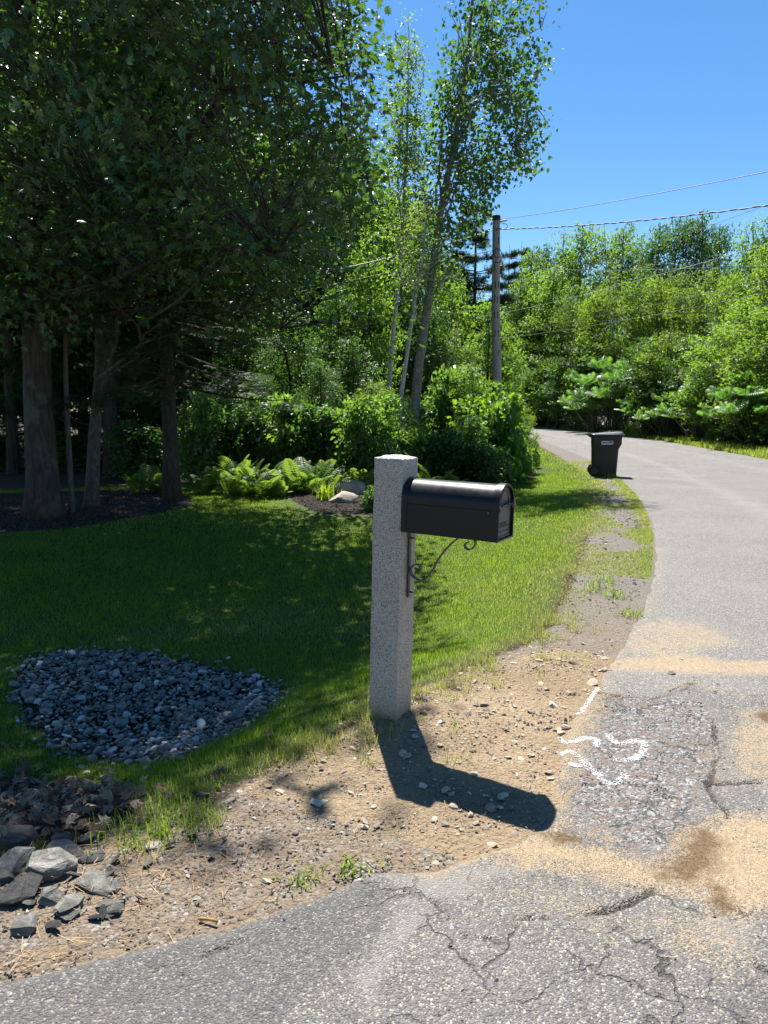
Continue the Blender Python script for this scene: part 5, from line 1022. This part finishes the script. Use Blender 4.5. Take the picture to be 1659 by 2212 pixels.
# ------------------------------------------------------------------ ferns, sumac, clumps
def frond(L, pairs, wmax, arch, rng, leaflet=.5, drop=.0):
    t = np.linspace(0.06, 1, pairs); xs = L * (t - .18 * t ** 2.5); zs = arch * L * (1.5 * t - 1.25 * t ** 2); P = np.stack([xs, 0 * t, zs], -1); T = unit(np.gradient(P, axis=0)); V = []; F = []; n = 0
    w = wmax * np.sin(np.pi * np.clip(t * .9 + .1, 0, 1)) ** .7
    for k in range(pairs):
        for s in (-1, 1):
            tip = P[k] + np.array([.45 * w[k] * T[k, 0], s * w[k], -.25 * w[k] - drop * w[k] + .45 * w[k] * T[k, 2]]); h = T[k] * L / pairs * leaflet
            mid = (P[k] + tip) / 2 + np.array([0, 0, .06 * w[k]]); V += [P[k], mid - h, tip, mid + h]; F += [[n, n + 1, n + 2], [n, n + 2, n + 3]]; n += 4
    V = np.array(V); R = np.array([[0, -.006, 0], [0, .006, 0]]); V2 = []
    for k in range(pairs): V2 += [P[k] + R[0], P[k] + R[1]]
    F2 = [[n + 2 * k, n + 2 * k + 1, n + 2 * k + 3] for k in range(pairs - 1)] + [[n + 2 * k, n + 2 * k + 3, n + 2 * k + 2] for k in range(pairs - 1)]
    return np.vstack([V, V2]), np.array(F + F2)
def rosette(n, L, pairs, wmax, arch, rng, el=(.3, 1.0), **kw):
    Vs, Fs, o = [], [], 0
    for k in range(n):
        V, F = frond(L * rng.uniform(.7, 1.15), pairs, wmax * rng.uniform(.8, 1.15), arch * rng.uniform(.6, 1.3), rng, **kw); a = k * 2.4 + rng.normal(0, .3); e = rng.uniform(*el)
        V = V @ Matrix.Rotation(-e, 3, 'Y').to_3x3().transposed(); V = np.asarray(V) @ np.asarray(Matrix.Rotation(a, 3, 'Z')).T; Vs.append(V); Fs.append(F + o); o += len(V)
    return np.vstack(Vs), np.vstack(Fs)
rng = np.random.default_rng(77)
FERN = [mesh_np('fronds', *(lambda r: (r[0], [r[1]]))(rosette(15, .85, 15, .17, .35, rng)), False) for _ in range(3)]
for me in FERN: me.materials.append(M['fern'])
def fp(u, d): x = (u - CU) / FPX * d * 1.0; return x, d
fl = [(495 + 9.2 * k + rng.uniform(-5, 5), 14.5 + .5 * (k % 4) + rng.uniform(-.15, .15) + (.5 if k > 14 else 0), 'bright fern in the fern bank beyond the lawn', 'fern bank') for k in range(34)]
fl += [(932, 15.2, 'fern in the shade right of the post top', None), (978, 15.4, 'fern in the shade above the mailbox', None), (290, 14.6, 'shaded fern left of the spruce trunk', None), (335, 14.8, 'shaded fern touching the spruce trunk', None), (450, 15, 'shaded fern right of the spruce trunk', None)]
for i, (u, v, lb, gp) in enumerate(fl):
    x, y = fp(u, v); root = empty('fern', (x, y, hz1(x, y))); o = bpy.data.objects.new('fronds', FERN[i % 3]); COL.objects.link(o); o.parent = root; s = rng.uniform(.6, 1.1); root.scale = (s, s, s * rng.uniform(.8, 1.2)); root.rotation_euler = (rng.normal(0, .15), rng.normal(0, .15), rng.uniform(0, 6.28)); tag(root, lb, 'fern', gp)
# staghorn sumac
def sumac(seed, H):
    r = np.random.default_rng(seed); mb = MB(); Vs, Fs, o = [], [], 0
    for k in range(22):
        a = r.uniform(0, 6.28); rad = H * .5 * r.random() ** .5; z = H * (1.0 - .45 * (rad / (H * .5)) ** 1.5) * r.uniform(.72, 1.0); tip = np.array([rad * math.cos(a), rad * math.sin(a), z])
        mb.tube(curve(np.array([tip[0] * .12, tip[1] * .12, 0]), tip, .05, 6, r, .04), np.linspace(.03, .012, 6), 5, False)
        V, F = rosette(11, .78, 11, .20, .28, r, (.1, .9), leaflet=.42, drop=.5); Vs.append(V + tip); Fs.append(F + o); o += len(V)
    return mb, np.vstack(Vs), np.vstack(Fs)
proto('sumac', sumac(40, 10 * .3), M['bark_gray'], M['sumac'])
for u, d, vt, w, lb in [(1330, 47, 752, 1.2, 'tallest sumac, right above the trash cart'), (1285, 48.5, 800, 1.1, 'sumac left of the tallest one, above the cart'), (1395, 43, 818, 1.1, 'sumac with bright fronds right of the trash cart lid'), (1440, 40, 838, 1.1, 'low sumac right of the bright-fronded one'), (1510, 37, 815, 1.2, 'sumac in the middle of the right-hand roadside'), (1565, 35, 850, 1.1, 'low sumac second from the right picture edge'), (1640, 31, 780, 1.2, 'sumac at the right picture edge'), (1240, 53, 830, 1.1, 'small sumac at the left end of the sumac row')]:
    p = DP(u, HOR, d); h = DP(u, vt, d)[2] - hz1(p[0], d); o = plant('sumac', 'sumac_shrub', p[0], d, h * 10 / 3.5, w, lb, 'shrub', 'sumacs across the road')
LOWS = [(1130, 66, 860), (1172, 64, 875), (1215, 60, 895), (1262, 56, 900), (1345, 50, 905), (1425, 44, 908), (1470, 41.5, 900), (1540, 37.5, 905), (1600, 34.5, 890), (1665, 31.5, 880), (1715, 30, 870)]
for i, (u, d, vt) in enumerate(LOWS): plant_px(['shrub_d', 'shrub', 'shrub_y'][i % 3], 'roadside_bush', u, d, vt, 1.9, 'low bush on the far verge, ' + ORD[sorted(q[0] for q in LOWS).index(u)] + ' from the left', 'bush', 'verge bushes across the road')
def blades(N, pos, h, wd_, rng, bend=.5, dry=None, segs=1):
    """N blades -> V, F, dry attribute"""
    a = rng.uniform(0, 6.283, N); d = np.stack([np.cos(a), np.sin(a), 0 * a], -1); side = np.stack([-np.sin(a), np.cos(a), 0 * a], -1); lean = np.abs(rng.normal(0, bend, N))[:, None]
    h = h[:, None]; w = wd_[:, None]; dr = np.zeros(N) if dry is None else dry
    if segs == 1:
        V = np.stack([pos - side * w / 2, pos + side * w / 2, pos + d * h * lean + np.array([0, 0, 1.]) * h], 1).reshape(-1, 3); F = np.arange(3 * N).reshape(-1, 3); return V, [F], np.repeat(dr, 3)
    mid = pos + d * h * lean * .3 + np.array([0, 0, .62]) * h; tip = pos + d * h * lean * 1.1 + np.array([0, 0, 1.]) * h * (1 - .25 * lean)
    V = np.stack([pos - side * w / 2, pos + side * w / 2, mid + side * w * .42, mid - side * w * .42, tip], 1).reshape(-1, 3); b = np.arange(N)[:, None] * 5
    return V, [b + np.array([[0, 1, 2, 3]]), b + np.array([[3, 2, 4]])], np.repeat(dr, 5)
def grass_obj(name, V, F, dr, label, parent=None, cat='grass', kind='stuff'):
    at = np.stack([dr, dr, dr, np.ones_like(dr)], -1); o = link(name, mesh_np(name, V, F, False, {'dry': at}), M['grass'], parent)
    return tag(o, label, cat, kind=kind) if parent is None else tag(o, kind='stuff')
def clump(name, u, v, n, h, spread, wd_, bend, label, cat, seed, dry=0.1):
    r = np.random.default_rng(seed); g = G(u, v); p = r.normal(0, spread, (n, 3)) * (1, 1, 0); V, F, d_ = blades(n, p, h * r.uniform(.6, 1.1, n), np.full(n, wd_), r, bend, np.clip(r.normal(dry, .12, n), 0, 1), 2)
    root = empty(name, tuple(g)); o = grass_obj('blades', V, F, d_, None, root); return tag(root, label, cat)
clump('daylily_clump', 701, 1086, 90, .46, .09, .018, .55, 'green daylily clump between the garden boulders', 'plant', 1)
clump('ornamental_grass', 785, 1050, 420, .75, .22, .007, .3, 'tall airy ornamental grass close left of the granite post', 'plant', 2, .05)
clump('daylily_clump', 760, 1042, 120, .55, .2, .02, .6, 'long-bladed daylilies behind the garden boulders', 'plant', 3)
clump('grass_tuft', 432, 1768, 120, .065, .05, .003, .6, 'long grass tuft on the gravel edge, rightmost of the three', 'grass tuft', 4, .2)
clump('grass_tuft', 375, 1790, 150, .075, .08, .0035, .8, 'long grass tuft on the gravel edge, middle of the three', 'grass tuft', 5, .15)
clump('grass_tuft', 305, 1805, 150, .075, .08, .0035, .8, 'long grass tuft beside the ledge rocks, leftmost of the three', 'grass tuft', 6, .1)
plant_px('shrub', 'garden_shrub', 805, 12.3, 1052, 1.0, 'small pale flowering shrub by the boulders, touching the post edge', 'shrub')
# weeds by the cart
for i, (u, v, h, lb) in enumerate([(1305, 1032, .22, 'small weed at the foot of the trash cart'), (1322, 1033, .16, 'smaller weed right of the one at the cart foot'), (1288, 1275, .14, 'green weed on the gravel beside the road edge'), (1330, 1290, .1, 'tiny weed at the asphalt edge'), (1360, 1330, .09, 'weed at the asphalt edge above the sand film'), (757, 1880, .04, 'tiny weed sprig in the driveway gravel'), (655, 1905, .03, 'tiniest weed sprig in the driveway gravel'), (1310, 1255, .1, 'pale weed higher on the roadside gravel')]):
    clump('weed', u, v, 40, h, .03 + h * .2, .006, .9, lb, 'weed', 20 + i, .15)
# ------------------------------------------------------------------ lawn
def lawn_grass():
    r = np.random.default_rng(9); Vs, Fs, Ds, n0 = [], [], [], 0
    for (x0, x1, y0, y1, N, hh, ww) in [(-3.6, 3.4, 2.0, 6.0, 210000, 0.036, .0040), (-6.2, 5.2, 6.0, 10.5, 200000, .038, .0064), (-9.5, 7.5, 10.5, 20, 230000, .042, .0105), (5, 12, 20, 40, 26000, .08, .02)]:
        x = r.uniform(x0, x1, N); y = r.uniform(y0, y1, N); k = np.abs(x) < y * .60 + .4; x, y = x[k], y[k]; m = lawn_mask(x, y); k = r.random(len(x)) < m; x, y, m = x[k], y[k], m[k]
        e = edge_e(x, y); dry = .07 + .42 * sstep((fbm(x * .8, y * .8, 15) - .02) / .4) * sstep((y - 2) / 5) * .55 + .75 * sstep((.55 - e + .3 * fbm(x * 2, y * 2, 16)) / .6); dry = dry + .42 * sstep((fbm(x * .9, y * .9, 19) + .12) / .35) * np.exp(-((x + 1.3) / 1.3) ** 2 - ((y - 6.0) / 1.3) ** 2); dry = np.clip(dry + r.normal(0, .16, len(x)), 0, 1); dry = np.where(r.random(len(x)) < dry * .85, .55 + .45 * dry, .08 * dry + .25 * dry ** 2)
        n = len(x); h = hh * r.uniform(.5, 1.3, n) * (.75 + .5 * vn(x * 3, y * 3, 8)) * (.6 + .4 * m) * np.where(y < 3.6, 1.25, 1); P = np.stack([x, y, hz(x, y) - .006], -1); V, F, d_ = blades(n, P, h, np.full(n, ww), r, .55, dry); Vs.append(V); Fs.append(F[0] + n0); Ds.append(d_); n0 += len(V)
    return grass_obj('lawn_grass', np.vstack(Vs), [np.vstack(Fs)], np.concatenate(Ds), 'mown lawn sloping down from the road, sunlit at right, shaded at left')
lawn_grass()
def edge_growth():
    r = np.random.default_rng(12); N = 170000; y = 4.2 * (24 / 4.2) ** r.random(N); inner = rin(y); x = inner - np.abs(r.normal(0, .28 + .03 * y, N)); e = edge_e(x, y)
    den = .55 * sstep((y - 6.3) / 2) * np.exp(-((inner - x) / (.07 + .008 * y)) ** 2) * (.35 + .65 * (vn(x * 3, y * 2, 46) > .4)) + .35 * (vn(x * 1.6, y * 1.6, 44) > .62) * sstep((y - 4.2) / 2) + .40 * np.exp(-(e / .17) ** 2) * sstep((y - 4.6) / 2) * (vn(x * 4, y * 3, 48) > .3); k = (r.random(N) < den) & (e < .1); x, y = x[k], y[k]; n = len(x); P = np.stack([x, y, hz(x, y) - .004], -1)
    V, F, d_ = blades(n, P, (.012 + .0014 * y) * r.uniform(.5, 1.3, n), .003 + .0008 * y, r, 1.2, np.clip(r.normal(.42, .2, n), 0, 1)); return grass_obj('roadside_weeds', V, F, d_, 'yellow-green low weeds fringing the asphalt edge')
edge_growth()
def verge():
    r = np.random.default_rng(13); N = 60000; y = 14 + 60 * r.random(N) ** 1.3; x = rout(y) + np.abs(r.normal(0, 1.2, N)) + .05; P = np.stack([x, y, hz(x, y)], -1); n = len(x)
    V, F, d_ = blades(n, P, r.uniform(.05, .22, n) * (1 + .5 * (x - rout(y) > .8)), .006 + .0009 * y, r, .6, np.clip(r.normal(.28, .2, n), 0, 1)); return grass_obj('verge_grass', V, F, d_, 'rough grass verge on the far side of the road')
verge()
def sparse():
    r = np.random.default_rng(14); N = 5000; x = r.uniform(-.9, 1.5, N); y = r.uniform(2.8, 5.2, N); e = edge_e(x, y); k = (e < .1) & (e > -.55) & (r.random(N) < np.exp(-(np.abs(e) / .16)) * (vn(x * 5, y * 5, 6) > .45)); x, y = x[k], y[k]; n = len(x); m = np.repeat(np.arange(n), 9)
    P = np.stack([x[m] + r.normal(0, .012, len(m)), y[m] + r.normal(0, .012, len(m)), 0 * m], -1); P[:, 2] = hz(P[:, 0], P[:, 1]) - .003; V, F, d_ = blades(len(P), P, r.uniform(.03, .09, len(P)), np.full(len(P), .003), r, .9, np.clip(r.normal(.55, .3, len(P)), 0, 1)); return grass_obj('ragged_grass', V, F, d_, 'ragged half-dry grass where lawn meets dirt')
sparse()
# ------------------------------------------------------------------ leaf litter, straw, stick
def litter():
    r = np.random.default_rng(15); N = 8500; x = r.uniform(-3, .2, N); y = r.uniform(1.6, 4.6, N); m = polymask(x, y, LITTER, .25) * .5 + .016 * (edge_e(x, y) > 0); k = r.random(N) < m; x, y = x[k], y[k]; n = len(x)
    P = np.stack([x, y, hz(x, y) + .01 + .045 * r.random(n) * polymask(x, y, LITTER, .3)], -1); N_ = np.array([0, 0, 1.]) + r.normal(0, .5, (n, 3)); V, F = leaves(P, N_, r.normal(size=(n, 3)), r.uniform(.032, .066, n), 'maple')
    V[:, 2] += .006 * np.sin(V[:, 0] * 90) * np.cos(V[:, 1] * 80); return tag(link('leaf_litter', mesh_np('leaf_litter', V, [F], False), M['dryleaf']), 'pile of brown dry maple leaves above the ledge rocks', 'leaves', kind='stuff')
litter()
def chips():
    r = np.random.default_rng(17); x = r.uniform(-9, 1.2, 60000); y = r.uniform(9, 15, 60000); k = np.maximum(polymask(x, y, GARDEN, .1), polymask(x, y, TREEBED, .1)) > r.random(60000); x, y = x[k][:14000], y[k][:14000]
    z = hz(x, y) + .07 * polymask(x, y, GARDEN, 1.2); s = r.uniform(.008, .024, len(x)); me = scatter_mesh('bark_mulch', np.stack([x, y, z + s * .2], -1), s, octa, r, .5, False); return tag(link('bark_mulch', me, M['chips']), 'dark bark mulch chips in the garden and tree beds', 'mulch', kind='stuff')
chips()
def straw():
    r = np.random.default_rng(16); N = 5000; x = r.uniform(-1.9, .3, N); y = r.uniform(1.5, 3.2, N); d = ((x - GR(265, 1875)[0]) / .28) ** 2 + ((y - GR(265, 1875)[1]) / .14) ** 2; d2 = ((x - GR(80, 2090)[0]) / .3) ** 2 + ((y - GR(80, 2090)[1]) / .1) ** 2
    k = (r.random(N) < np.exp(-d) + .8 * np.exp(-d2) + .03) & (dirtm(x, y) > 0); x, y = x[k], y[k]; n = len(x); P = np.stack([x, y, hz(x, y) + .004 + .014 * r.random(n)], -1); a = r.uniform(0, 6.28, n); L = r.uniform(.014, .036, n); d_ = np.stack([np.cos(a) * L, np.sin(a) * L, r.normal(0, .008, n)], -1); s = np.stack([-np.sin(a), np.cos(a), 0 * a], -1) * .0008
    V = np.stack([P - d_ - s, P - d_ + s, P + d_ + s, P + d_ - s], 1).reshape(-1, 3); Q = np.arange(4 * n).reshape(-1, 4); return tag(link('pine_straw', mesh_np('pine_straw', V, [Q], False), M['straw']), 'scattered orange pine straw on the gravel by the rocks', 'straw', kind='stuff')
straw()
a, b = GR(430, 1992), GR(470, 2002); mb = MB(); P = np.array([[*a, hz1(*a) + .012], [*((a + b) / 2 + .002), hz1(*a) + .016], [*b, hz1(*b) + .018]]); mb.tube(P, .0045, 7); tag(mb.build('stick', M['straw'], None, True), 'short yellow stick lying on the gravel at the driveway edge', 'stick')
